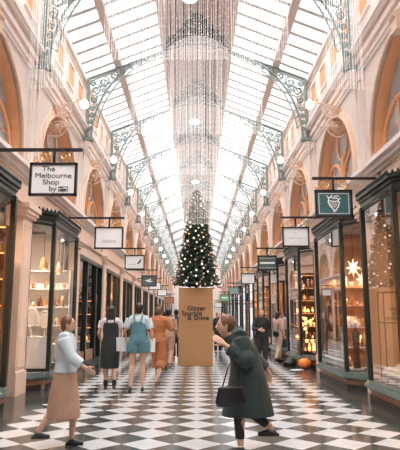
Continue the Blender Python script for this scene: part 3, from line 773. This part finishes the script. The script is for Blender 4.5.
def shoe(t, j, q, m='leather', top=.0):
    a = j['a'+q]; b = MB(); b.tube([a+Vector((0, -.04, -.05)), a+Vector((0, .05, -.05)), a+Vector((0, .16, -.06))], [.038, .04, .026], 10)
    if top: b.tube([a+Vector((0, -.005, -.04)), a+Vector((0, -.008, top))], [.046, .046], 10)
    b.box((a.x-.03, a.y-.075, a.z-.085), (a.x+.03, a.y-.02, a.z-.05))
    remesh(b, 'shoe', m, t, .011, 1)
def leg_cloth(b, j, q, f=1.0, g=.02, fl=0):
    h, k, a = j['h'+q], j['k'+q], j['a'+q]
    if f <= 1: b.tube([h+Vector((0, 0, .04)), h.lerp(k, f*.5), h.lerp(k, f)], [.095+g, .085+g+fl, .075+g+fl], 12)
    else: b.tube([h+Vector((0, 0, .04)), h.lerp(k, .5), k, k.lerp(a, (f-1)*.5), k.lerp(a, f-1)], [.095+g, .08+g, .06+g+fl*.5, .055+g+fl, .05+g+fl], 12)
def skirt(b, j, zhem, rx, ry, dx=0, dy=0, top='wai'):
    w_ = j['wai']; p = j['pel']
    b.loft([(p.x+dx, p.y+dy, zhem, rx, ry), (p.x+dx*.5, p.y+dy*.5, (zhem+p.z)/2, (rx+.19)/2+.01, (ry+.14)/2+.01), (p.x, p.y, p.z, .185, .135), (w_.x, w_.y, w_.z, .135, .105)], 20)
def carry_bag(x, y, z, w_, h, d, label, m='paper', rz=0, handle=.16, name='shopping_bag', cat='bag'):
    t = thing(name, (x, y, z), label, cat, rz=rz)
    MB().loft([(0, 0, 0, w_*.62, d*.6), (0, 0, h, w_*.66, d*.7)], 4).build('bag_body', m, t)
    for q in (-1, 1):
        MB().tube([(-w_*.2, q*d*.2, h), (-w_*.12, q*d*.1, h+handle*.8), (0, 0, h+handle), (w_*.12, q*d*.1, h+handle*.8), (w_*.2, q*d*.2, h)], .006, 5).build('handle', m, t)
    return t

# --- woman in black, left
def look_black(t, j, v):
    b = MB(); torso(b, j, .012); sleeve(b, j, 'l', .6); sleeve(b, j, 'r', .6); remesh(b, 'shirt', 'lilac', t, v)
    b = MB(); b.loft([RR(j['pel'], .18, .13, -.02), RR(j['wai'], .15, .115), RR(j['che'], .172, .128), RR(j['che'], .160, .12, .07)], 20); skirt(b, j, .40, .19, .15)
    remesh(b, 'pinafore_dress', 'blackcloth', t, v)
    for q in (-1, 1): MB().tube([j['che']+Vector((q*.07, -.12, .04)), j['sho']+Vector((q*.08, -.07, .05)), j['sho']+Vector((q*.08, .03, .07)), j['che']+Vector((q*.07, .13, .04))], .014, 6).build('strap', 'blackcloth', t)
    hairlong(t, j, 'hair', .16); shoe(t, j, 'l', 'leather', .09); shoe(t, j, 'r', 'leather', .09)
g = ground(109, 388.5)
person(g, .15, 'woman walking away in black pinafore dress and short black boots', dict(kl=(-.08, .06, .48), al=(-.07, .04, .08), kr=(.09, -.02, .48), ar=(.10, -.12, .1), el=(-.24, .0, 1.1), wl=(-.20, .14, .95), er=(.24, .02, 1.1), wr=(.22, .16, .98)), look_black, .99)
# --- woman in denim romper
def look_denim(t, j, v):
    b = MB(); torso(b, j, .014); sleeve(b, j, 'l', .75, .03); sleeve(b, j, 'r', .75, .03); remesh(b, 'shirt', 'tee', t, v)
    b = MB(); b.loft([RR(j['pel'], .175, .13, -.06), RR(j['pel'], .195, .14, .02), RR(j['wai'], .16, .12), RR(j['che'], .165, .125), RR(j['che'], .14, .115, .06)], 20)
    leg_cloth(b, j, 'l', .42, .035, .02); leg_cloth(b, j, 'r', .42, .035, .02); remesh(b, 'denim_romper', 'denim', t, v)
    for q in (-1, 1): MB().tube([j['che']+Vector((q*.06, -.12, .03)), j['sho']+Vector((q*.08, -.07, .05)), j['sho']+Vector((q*.08, .03, .07)), j['che']+Vector((q*.06, .13, .03))], .016, 6).build('strap', 'denim', t)
    MB().box((.04, -.155, .90), (.12, -.135, .98)).build('back_pocket', 'denim', t)
    hairshort(t, j); shoe(t, j, 'l'); shoe(t, j, 'r')
g2 = ground(137.5, 391)
person(g2, -.05, 'woman walking away in blue denim romper over a pale t-shirt', dict(kl=(-.12, .02, .48), al=(-.13, -.06, .09), kr=(.08, .04, .48), ar=(.09, .02, .08), el=(-.27, -.02, 1.12), wl=(-.27, .14, 1.0), er=(.26, -.02, 1.10), wr=(.25, .06, .88)), look_denim, 1.02)
p = at(122, 352, g2.y-.05); carry_bag(p.x, g2.y+.22, p.z, .24, .27, .12, 'white paper shopping bag between the black-dressed and denim-clad women', handle=.13)
p = at(150, 352, g2.y); carry_bag(p.x+.02, g2.y+.05, p.z, .12, .26, .10, 'pale shopping bag at the right hand of the woman in denim', m='cloth', handle=.3)
# --- rust dressed woman
def look_rust(t, j, v):
    b = MB(); torso(b, j, .03); sleeve(b, j, 'l', 1.5, .035); sleeve(b, j, 'r', 1.5, .035); b.loft([RR(j['pel'], .19, .15, -.05), RR(j['wai'], .16, .125)], 16)
    leg_cloth(b, j, 'l', 1.45, .03, .03); leg_cloth(b, j, 'r', 1.45, .03, .03); remesh(b, 'jumpsuit', 'rust', t, v)
    bun(t, j); shoe(t, j, 'l', 'tancloth'); shoe(t, j, 'r', 'tancloth')
g3 = ground(158, 383)
person(g3, -.3, 'woman in loose rust orange outfit with hair in a bun, walking away', dict(kl=(-.08, .1, .5), al=(-.06, .1, .1), kr=(.08, -.02, .47), ar=(.07, -.22, .13), el=(-.3, -.02, 1.15), wl=(-.27, .18, 1.14), er=(.28, .02, 1.18), wr=(.22, .2, 1.16)), look_rust, 1.0)
def look_plain(top, bot, hairf, coat=False, f=1.95):
    def fn(t, j, v):
        b = MB(); torso(b, j, .03, 'pel', -.05); sleeve(b, j, 'l', 1.85, .022); sleeve(b, j, 'r', 1.85, .022); remesh(b, 'jacket', top, t, v)
        b = MB(); b.loft([RR(j['pel'], .15, .11, -.1), RR(j['pel'], .17, .12)], 14); leg_cloth(b, j, 'l', f, .016); leg_cloth(b, j, 'r', f, .016); remesh(b, 'trousers', bot, t, v)
        hairf(t, j); shoe(t, j, 'l'); shoe(t, j, 'r')
    return fn
g4 = ground(168, 369)
person(g4, -.1, 'person in tan jacket walking just beyond the rust-clad woman', dict(kl=(-.08, .12, .5), al=(-.07, .06, .1), ar=(.08, -.2, .12), wr=(.24, .15, .95)), look_plain('tancloth', 'tancloth', lambda t, j: hairshort(t, j, 'hair')), 1.0, .015)
g5 = ground(176, 360)
person(g5, .1, 'person in dark navy top partly behind the brown box', dict(kl=(-.08, .1, .5), al=(-.07, .05, .1)), look_plain('navy', 'blackcloth', lambda t, j: hairshort(t, j, 'hair')), 1.02, .018)
g5 = ground(164.5, 356)
person(g5, .0, 'distant person in pale shirt between rust outfit and brown box', dict(kr=(.08, .1, .5), ar=(.07, .05, .1)), look_plain('tee', 'navy', lambda t, j: hairshort(t, j, 'hair')), 1.0, .018)
# --- right of the box
g5 = ground(218, 353)
person(g5, PI+.2, 'distant person in black standing just right of the brown box', dict(kl=(-.08, .05, .5)), look_plain('blackcloth', 'blackcloth', lambda t, j: hairshort(t, j, 'hair')), .98, .018)
g5 = ground(223.5, 350)
person(g5, PI-.2, 'distant person in pale top with dark trousers, right of the box', dict(kr=(.08, .05, .5)), look_plain('cloth', 'blackcloth', lambda t, j: hairlong(t, j, 'brownhair')), .98, .018)
g6 = ground(262, 371)
person(g6, PI+.3, 'auburn-haired person in black behind the coated woman in front', dict(kl=(-.08, .07, .5), er=(.25, .05, 1.12), wr=(.15, .22, 1.1)), look_plain('blackcloth', 'blackcloth', lambda t, j: hairshort(t, j, 'rusthair')), .99, .015)
g7 = ground(279, 362)
def look_pink(t, j, v):
    look_plain('pinkcloth', 'beige', lambda t, j: hairlong(t, j, 'hair', .3))(t, j, v)
    b = MB(); b.ball((.05, -.17, .93), (.14, .07, .12), 12, 8); remesh(b, 'shoulder_bag', 'leather', t, v)
    MB().tube([(.1, -.17, 1.0), (.12, -.1, 1.25), (.05, -.02, 1.42), (-.1, .1, 1.25), (-.12, .12, 1.0)], .012, 5).build('bag_strap', 'leather', t)
person(g7, -.9, 'long-haired person in dusty pink top with black shoulder bag by lit window', dict(kl=(-.08, .12, .5), al=(-.07, .12, .08), kr=(.08, -.05, .48), ar=(.08, -.22, .12), el=(-.2, .12, 1.14), wl=(-.1, .28, 1.2)), look_pink, .97, .014)
# --- coated woman in front
def look_coat(t, j, v):
    b = MB(); torso(b, j, .05); sleeve(b, j, 'l', 1.75, .05); sleeve(b, j, 'r', 1.8, .045); b.ball(j['el'], (.10, .10, .10), 12, 8)
    p, w_ = j['pel'], j['wai']
    b.loft([(p.x, p.y+.0, .37, .20, .29), (p.x, p.y, .60, .20, .24), (p.x, p.y, p.z, .21, .19), (w_.x, w_.y, w_.z, .19, .17), RR(j['che'], .2, .165), RR(j['sho'], .18, .12)], 22)
    b.tube([j['sho']+Vector((0, -.02, .03)), j['nek']+Vector((0, -.03, 0))], [.09, .075], 12)
    remesh(b, 'coat', 'coat', t, v)
    b = MB(); leg_cloth(b, j, 'l', 1.8, .0); leg_cloth(b, j, 'r', 1.8, .0); remesh(b, 'leggings', 'blackcloth', t, v)
    b = MB(); n = j['nek']; b.tube([n+Vector((.08, .02, -.03)), n+Vector((0, .1, -.03)), n+Vector((-.08, .02, -.03)), n+Vector((0, -.07, 0)), n+Vector((.08, .02, -.03))], .035, 8); remesh(b, 'scarf', 'tancloth', t, v)
    hairshort(t, j, 'brownhair'); shoe(t, j, 'l'); shoe(t, j, 'r')
g8 = ground(243, 452)
fw = person(g8, PI/2+.15, 'woman in long dark grey-green coat leaning forward, nearest the camera', dict(pel=(0, -.06, .80), wai=(0, -.05, .92), che=(0, .0, 1.08), sho=(0, .05, 1.20), nek=(0, .10, 1.25), hea=(0, .18, 1.32),
    hl=(-.08, -.06, .77), hr=(.08, -.06, .77), kl=(-.08, .06, .43), al=(-.08, .04, .08), kr=(.08, -.06, .42), ar=(.08, -.34, .22),
    sl=(-.16, .04, 1.18), sr=(.16, .04, 1.18), el=(-.22, .0, .98), wl=(-.15, .22, 1.13), dl=Vector((.2, .5, .35)), er=(.22, -.16, .97), wr=(.2, -.34, .80), dr=Vector((0, -.1, -1))), look_coat, 1.0, .012)
fw.rotation_euler.z = PI/2+.1
def handbag():
    p = at(231, 407, g8.y-.3); t = thing('handbag', (p.x, g8.y-.28, p.z), 'black handbag swinging at the left of the coated woman', 'bag', rz=.2)
    b = MB(); b.loft([(0, 0, 0, .15, .05), (0, 0, .05, .17, .065), (0, 0, .2, .13, .05)], 14); remesh(b, 'bag_body', 'leather', t, .012)
    MB().tube([(-.09, 0, .19), (-.03, 0, .38), (.07, 0, .55), (.10, 0, .4), (.09, 0, .19)], .008, 6).build('handle', 'leather', t)
handbag()
# --- pale-topped walker, far left foreground
def look_left(t, j, v):
    b = MB(); torso(b, j, .035, 'pel', 0); sleeve(b, j, 'l', 1.7, .04); sleeve(b, j, 'r', 1.7, .04); remesh(b, 'top', 'tee', t, v)
    b = MB(); skirt(b, j, .36, .22, .22); remesh(b, 'skirt', 'tancloth', t, v)
    hairshort(t, j, 'brownhair'); shoe(t, j, 'l'); shoe(t, j, 'r')
g9 = ground(62, 447)
person(g9, -PI/2, 'walker in pale grey top and long tan skirt at left foreground', dict(kl=(-.08, .14, .5), al=(-.07, .10, .09), kr=(.08, -.08, .48), ar=(.08, -.3, .2), el=(-.2, -.14, 1.13), wl=(-.18, -.05, .92), er=(.2, .12, 1.13), wr=(.18, .3, 1.0)), look_left, .86, .013)
# ================================================================== GOODS IN THE WINDOWS
def put(x, y, z): return (x, y, z)
# orange ball by the right shop
g = ground(304.5, 369)
t = thing('ball', (g.x, g.y, 0), 'bright orange gathered ball on the floor before lit window', 'ball')
b = MB(); n, m_ = 24, 12; vs = []
for i in range(m_+1):
    a = -PI/2+PI*i/m_
    for k in range(n):
        q = 2*PI*k/n; r = .17*math.cos(a)*(1+.06*math.cos(8*q)); vs.append((r*math.cos(q), r*math.sin(q), .15+.15*math.sin(a)))
b.add(vs, [(i*n+k, i*n+(k+1) % n, (i+1)*n+(k+1) % n, (i+1)*n+k) for i in range(m_) for k in range(n)]); b.build('skin', 'ball', t, True)
MB().tube([(0, 0, .29), (.01, 0, .34), (.03, .01, .36)], [.03, .018, .012], 8).build('stem', 'darkwood', t)
g = ground(297, 370)
t = thing('leaflet', (g.x, g.y, 0), 'white paper sheet on the dark floor beside orange ball', 'paper', rz=.4); MB().box((-.16, -.1, 0), (.16, .1, .01)).build('sheet', 'paper', t)
g = ground(290, 366)
t = thing('tote_bag', (g.x, g.y, 0), 'slumped black bag on the floor by the lit window', 'bag')
b = MB(); b.loft([(0, 0, 0, .2, .14), (0, 0, .1, .21, .15), (.02, 0, .24, .12, .08)], 14); remesh(b, 'bag_body', 'leather', t, .015)
MB().tube([(-.08, 0, .2), (-.02, 0, .36), (.08, 0, .2)], .01, 6).build('handle', 'leather', t)

def shelf_unit(s, x, y0, y1, z0, z1, n, label, m='white', depth=.35, strip=None, back=True):
    t = thing('shelf_unit', (x, (y0+y1)/2, z0), label, 'shelf'); h = z1-z0; w_ = (y1-y0)/2
    for q in (-1, 1): MB().box((0, q*w_-.02, 0), (s*depth, q*w_+.02, h)).build('side_panel', m, t)
    if back: MB().box((s*depth, -w_, 0), (s*(depth+.02), w_, h)).build('back_panel', m, t)
    zs = []
    for i in range(n+1):
        z = h*i/n; MB().box((0, -w_+.02, z-.015), (s*depth, w_-.02, z+.015)).build('shelf', m, t); zs.append(z0+z+.015)
        if strip and i > 0: MB().tube([(s*.03, -w_+.03, z-.03), (s*.03, w_-.03, z-.03)], .012, 6).build('light_strip', strip, t)
    return zs
def vase_mb(r, h): return MB().loft([(0, 0, 0, r*.6, r*.6), (0, 0, h*.1, r*.75, r*.75), (0, 0, h*.4, r, r), (0, 0, h*.7, r*.5, r*.5), (0, 0, h*.9, r*.35, r*.35), (0, 0, h, r*.5, r*.5)], 12)
def bottle_mb(r, h): return MB().loft([(0, 0, 0, r, r), (0, 0, h*.6, r, r), (0, 0, h*.72, r*.35, r*.35), (0, 0, h, r*.35, r*.35)], 10)
def cup_mb(r, h): return MB().loft([(0, 0, 0, r*.6, r*.6), (0, 0, h, r, r)], 12)
def box_mb(r, h): return MB().box((-r, -r, 0), (r, r, h))
def jar_mb(r, h): return MB().loft([(0, 0, 0, r*.9, r*.9), (0, 0, h*.7, r, r), (0, 0, h*.8, r*.7, r*.7), (0, 0, h, r*.75, r*.75)], 12)
KIND = {'vase': vase_mb, 'bottle': bottle_mb, 'cup': cup_mb, 'gift_box': box_mb, 'jar': jar_mb}
MC = {}
def item(kind, m, r, h, x, y, z, label, group):
    key = (kind, m, round(r, 3), round(h, 3))
    if key not in MC: MC[key] = KIND[kind](r, h).mesh(kind, m, kind != 'gift_box')
    o = bpy.data.objects.new(kind, MC[key]); COL.objects.link(o); o.location = (x, y, z); o.rotation_euler.z = random.uniform(0, 1)
    tag(o, label, kind.replace('_', ' '), group); return o
def fill(s, x, y0, y1, zs, n, kinds, mats, where, hmax=.26):
    for z in zs:
        for i in range(n):
            k = random.choice(kinds); m = random.choice(mats); r = random.choice((.04, .055)); h = random.choice((.12, .18, hmax))
            item(k, m, r, h, x, y0+(y1-y0)*(i+.5)/n+random.uniform(-.02, .02), z, '%s %s %s' % (COLN[m], k.replace('_', ' '), where), '%s %s pieces %s' % (COLN[m], k.replace('_', ' '), where))
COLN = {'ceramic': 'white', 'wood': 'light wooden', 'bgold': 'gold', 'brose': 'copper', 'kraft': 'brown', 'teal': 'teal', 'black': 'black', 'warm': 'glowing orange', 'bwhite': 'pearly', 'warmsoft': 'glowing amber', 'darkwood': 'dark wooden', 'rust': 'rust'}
def shelf_cross(s, x0, x1, y, z0, z1, n, label, m='white', depth=.32, strip=None, back=True):
    """shelves facing down the arcade towards the camera"""
    t = thing('shelf_unit', (s*(x0+x1)/2, y, z0), label, 'shelf'); h = z1-z0; w_ = (x1-x0)/2
    for q in (-1, 1): MB().box((q*w_-.015, 0, 0), (q*w_+.015, depth, h)).build('side_panel', m, t)
    if back: MB().box((-w_, depth, 0), (w_, depth+.02, h)).build('back_panel', m, t)
    zs = []
    for i in range(n+1):
        z = h*i/n; sh = MB().box((-w_+.015, 0, z-.012), (w_-.015, depth, z+.012)).build('shelf', m, t); zs.append(z0+z+.012)
        if strip and i > 0: MB().tube([(-w_+.03, .03, z-.028), (w_-.03, .03, z-.028)], .012, 6).build('light_strip', strip, sh)
    return zs
def fillx(s, x0, x1, y, zs, n, kinds, mats, where, hmax=.26):
    for z in zs:
        for i in range(n):
            k = random.choice(kinds); m = random.choice(mats); r = random.choice((.035, .05)); h = random.choice((.12, .18, hmax))
            item(k, m, r, h, s*(x0+(x1-x0)*(i+.5)/n+random.uniform(-.02, .02)), y+random.uniform(-.03, .05), z, '%s %s %s' % (COLN[m], k.replace('_', ' '), where), '%s %s pieces %s' % (COLN[m], k.replace('_', ' '), where))
# -- left white window (front from 11.3 to 13.45)
zs = shelf_cross(-1, 3.12, 4.5, 13.3, .34, 2.54, 5, 'white shelf unit facing out of the left white window', 'ceramic')
fillx(-1, 3.2, 4.4, 13.42, zs[:5], 8, ['vase', 'jar', 'cup', 'gift_box', 'bottle'], ['ceramic', 'wood', 'bgold', 'kraft', 'rust', 'darkwood'], 'on the white shelves in the left window')
t = thing('display_counter', (-3.62, 12.0, .34), 'low plain white display counter inside the left white window', 'counter')
MB().box((-.42, -.16, 0), (.42, .2, .62)).build('cabinet_body', 'white', t); MB().box((-.44, -.19, .62), (.44, .22, .66)).build('countertop', 'ceramic', t)
for i, (x, y, z, r, w_) in enumerate(((-3.3, 11.9, 1.36, .15, 'nearest the arcade'), (-3.62, 12.0, 1.42, .17, 'middle'), (-3.92, 12.1, 1.34, .14, 'deepest'))):
    t = thing('oval_mirror', (x, y, 1.0), 'oval white-rimmed mirror on the display counter, %s of three' % w_, 'mirror', rz=PI/2)
    MB().tube([(0, r*.8*math.cos(a*PI/12), z-1.0+r*1.2*math.sin(a*PI/12)) for a in range(25)], .02, 6).build('mirror_frame', 'ceramic', t)
    MB().add([(-.01, r*.78*math.cos(a*PI/12), z-1.0+r*1.18*math.sin(a*PI/12)) for a in range(24)], [tuple(range(24))]).build('mirror_glass', 'mirror', t)
    MB().tube([(0, 0, 0), (0, 0, z-1.0-r*1.2)], .02, 8).build('foot', 'ceramic', t)
for i, (x, y, z) in enumerate(((-3.45, 12.15, 2.5), (-3.3, 12.9, 2.45))):
    t = thing('pendant_lamp', (x, y, z), 'small gold pendant lamp hanging in the left white window, %s one' % ('near', 'far')[i], 'lamp')
    MB().loft([(0, 0, 0, .10, .10), (0, 0, .12, .08, .08), (0, 0, .26, .03, .03)], 14).build('lamp_shade', 'bgold', t); MB().ball((0, 0, .02), .04).build('bulb', 'warm', t)
    MB().tube([(0, 0, .26), (0, 0, 3.7-z)], .006, 4).build('cord', 'black', t)
# -- leftmost window
zs = shelf_cross(-1, 3.12, 4.3, 8.75, .34, 2.9, 6, 'dark wooden shelf unit inside the window at the left picture edge', 'darkwood', .3, 'warmsoft')
fillx(-1, 3.2, 4.2, 8.87, zs[:6], 7, ['bottle', 'jar', 'gift_box', 'cup'], ['rust', 'bgold', 'ceramic', 'brose', 'kraft'], 'in the left edge window')
# -- left lit doorway shop
yc = YC+P
zs = shelf_cross(-1, 3.52, 4.9, 18.7, .2, 2.0, 4, 'dark shelf unit with glowing orange shelves behind the woman in black', 'darkwood', .35, 'warmsoft')
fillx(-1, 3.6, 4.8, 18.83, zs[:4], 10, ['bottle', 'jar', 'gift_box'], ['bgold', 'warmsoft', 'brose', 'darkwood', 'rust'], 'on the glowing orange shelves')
zs = shelf_cross(-1, 3.52, 4.6, 23.2, .2, 2.9, 4, 'brown shelf unit in the orange lit shop above the woman in denim', 'wood', .35, 'warmsoft')
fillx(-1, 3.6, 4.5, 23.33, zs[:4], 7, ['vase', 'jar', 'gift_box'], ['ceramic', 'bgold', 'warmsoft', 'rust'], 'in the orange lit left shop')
# -- right nearest window: rack, cloth
t = thing('display_rack', (3.5, 9.25, .34), 'thin black metal display rack in the nearest right window', 'rack')
for (y, z) in ((0, 1.5), (0, .98), (.3, 1.5), (.3, .98)): MB().tube([(-.33, y, z), (.45, y, z)], .011, 5).build('rail', 'black', t)
for y in (0, .3):
    for x in (-.33, .06, .45): MB().tube([(x, y, 0), (x, y, 1.5)], .011, 5).build('leg', 'black', t)
b = MB()
for i in range(16): b.ball((random.uniform(-.2, .4), random.uniform(-.35, .35), random.uniform(.02, .2)), (random.uniform(.08, .16), random.uniform(.1, .2), random.uniform(.05, .12)), 10, 6)
t = thing('draped_cloth', (3.34, 9.05, .36), 'rumpled white cloth heaped along the floor of nearest right window', 'cloth'); remesh(b, 'fabric', 'cloth', t, .02)
for i, x in enumerate((3.75, 4.25, 4.75)):
    t = thing('curtain', (x, 10.25, .34), 'tall tan fabric curtain behind the black display rack, %s of three' % ('nearest the arcade', 'middle', 'deepest')[i], 'curtain')
    b = MB(); n = 20; vs = [(-.2+.4*k/n, .025*math.sin(k*1.9), z) for z in (.05, 3.2) for k in range(n+1)]+[(-.2+.4*k/n, .025*math.sin(k*1.9)+.012, z) for z in (.05, 3.2) for k in range(n+1)]
    b.add(vs, [(k, k+1, n+2+k, n+1+k) for k in range(n)]+[(2*n+2+k, 3*n+3+k, 3*n+4+k, 2*n+3+k) for k in range(n)]); b.build('fabric', 'wood', t)
    MB().tube([(-.24, .01, 3.22), (.24, .01, 3.22)], .02, 6).build('rod', 'gold', t)
# -- right second window: lantern, figurine, white frame shelf
def star(x, y, z, label, R_=.2):
    t = thing('star_lantern', (x, y, z), label, 'lantern', rz=PI/2); b = MB(); vs = []
    for k in range(16):
        q = R_ if k % 2 == 0 else R_*.45; a = 2*PI*k/16; vs.append((0, q*math.sin(a), q*1.35*math.cos(a)))
    b.add(vs+[(-.09, 0, 0), (.09, 0, 0)], [(i, (i+1) % 16, 16) for i in range(16)]+[((i+1) % 16, i, 17) for i in range(16)]); b.build('lantern_body', 'lantern', t)
    MB().tube([(0, 0, R_*1.2), (0, 0, 3.7-z)], .006, 4).build('cord', 'black', t); return t
star(3.48, 12.0, 2.5, 'glowing pleated star lantern hanging in the second right window', .16); star(3.95, 12.9, 2.3, 'glowing star lantern hanging deeper in the second right window', .16)
zs = shelf_cross(1, 3.2, 3.85, 11.9, .34, 1.2, 2, 'open white shelf frame in the second right window', 'white', .3, None, False)
fillx(1, 3.25, 3.8, 12.02, zs[:3], 4, ['vase', 'cup', 'gift_box', 'jar'], ['ceramic', 'wood', 'bgold', 'darkwood'], 'on the white frame in the second right window')
zs = shelf_cross(1, 3.12, 4.6, 13.35, .34, 2.6, 5, 'tall light wood shelf unit facing out of second right window', 'wood', .32)
fillx(1, 3.2, 4.5, 13.47, zs[:5], 9, ['vase', 'cup', 'gift_box', 'jar', 'bottle'], ['ceramic', 'wood', 'bgold', 'warmsoft', 'rust', 'ceramic'], 'on the wood shelves in the second right window')
t = thing('figurine', (3.32, 11.5, .34), 'dark standing figurine with round head in the second right window', 'figurine')
MB().loft([(0, 0, 0, .08, .08), (0, 0, .35, .06, .06), (0, 0, .75, .09, .07), (0, 0, .85, .03, .03)], 12).build('figure_body', 'darkwood', t, True); MB().ball((0, 0, .93), .075).build('figure_head', 'ceramic', t, True); MB().box((-.12, -.12, 0), (.12, .12, .04)).build('base', 'ceramic', t)
t = thing('window_lettering', (3.07, 12.4, .55), 'white cut-out lettering along the bottom of the second right window', 'lettering')
text('papers', .42, 'white', t, (0, 0, .1), rot=(PI/2, 0, -PI/2), bold=.012)
b = MB()
for i in range(9): b.tube([(0, .9-i*.2, -.12), (0, .8-i*.2, -.02), (0, .7-i*.2, -.12)], .02, 4)
b.build('scalloped_border', 'white', t)
# -- third right window: heaps of glowing ornaments
zs = shelf_cross(1, 3.12, 4.6, 17.7, .34, 2.8, 6, 'shelves crowded with glowing ornaments in the third right window', 'darkwood', .35, 'warmsoft')
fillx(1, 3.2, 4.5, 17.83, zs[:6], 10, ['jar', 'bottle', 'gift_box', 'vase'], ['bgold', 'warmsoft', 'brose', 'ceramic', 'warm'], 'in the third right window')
ob = MB().ball((0, 0, 0), .06, 10, 7).mesh('glowing_ornament', 'warm', True)
for i in range(34):
    o = bpy.data.objects.new('glowing_ornament', ob); COL.objects.link(o); o.location = (random.uniform(3.2, 3.8), random.uniform(16.2, 17.5), random.uniform(.42, 1.7)); o.scale = (random.uniform(.4, 1),)*3
    tag(o, 'round glowing amber ornament hanging low in the third right window', 'ornament', 'glowing ornaments in the third right window')
# farther shops: lit shelves
for k in range(3, 6):
    for s, nm in ((-1, 'left'), (1, 'right')):
        yc = YC+P*(k if s < 0 else k-1)
        zs = shelf_unit(s, s*3.85, yc-1.6, yc+.7, .34, 2.6, 5, 'far lit shelf unit in the %s shops, %s from camera' % (nm, ORD[k]), 'wood', .3, 'warmsoft')
        fill(s, s*3.95, yc-1.5, yc+.6, zs[:5:2], 5, ['jar', 'vase'], ['ceramic', 'bgold', 'warmsoft'], 'in the %s shop far down the %s side' % (ORD[k], nm))

# ------------------------------------------------------------------ fittings belong to the part that carries them
SUB = {'globe_cap': 'globe', 'bulb': 'lamp_shade', 'lettering': 'panel', 'logo_box': 'panel', 'feather_mark': 'panel', 'bird_mark': 'panel', 'border_line': 'panel',
       'harp_emblem': 'panel', 'round_mark': 'panel', 'pale_band': 'panel', 'fairy_lights': 'branches', 'back_pocket': 'denim_romper', 'mirror_glass': 'mirror_frame',
       'rim': 'lens', 'cresting': 'tie_arch', 'handle': 'bag_body', 'rod': 'fabric', 'bag_strap': 'shoulder_bag', 'lamp_rim': 'lamp_shade'}
byp = {}
for o in bpy.data.objects:
    if o.parent: byp.setdefault(o.parent, []).append(o)
for root, ch in byp.items():
    if root.type != 'EMPTY' or root.parent: continue
    for c in ch:
        t_ = SUB.get(c.name.split('.')[0])
        if not t_ or c.name.startswith('lettering') and root.name.startswith('display'): continue
        m_ = [d for d in ch if d.name.split('.')[0] == t_ and d.matrix_basis == Matrix.Identity(4)]
        if m_: c.parent = m_[0]
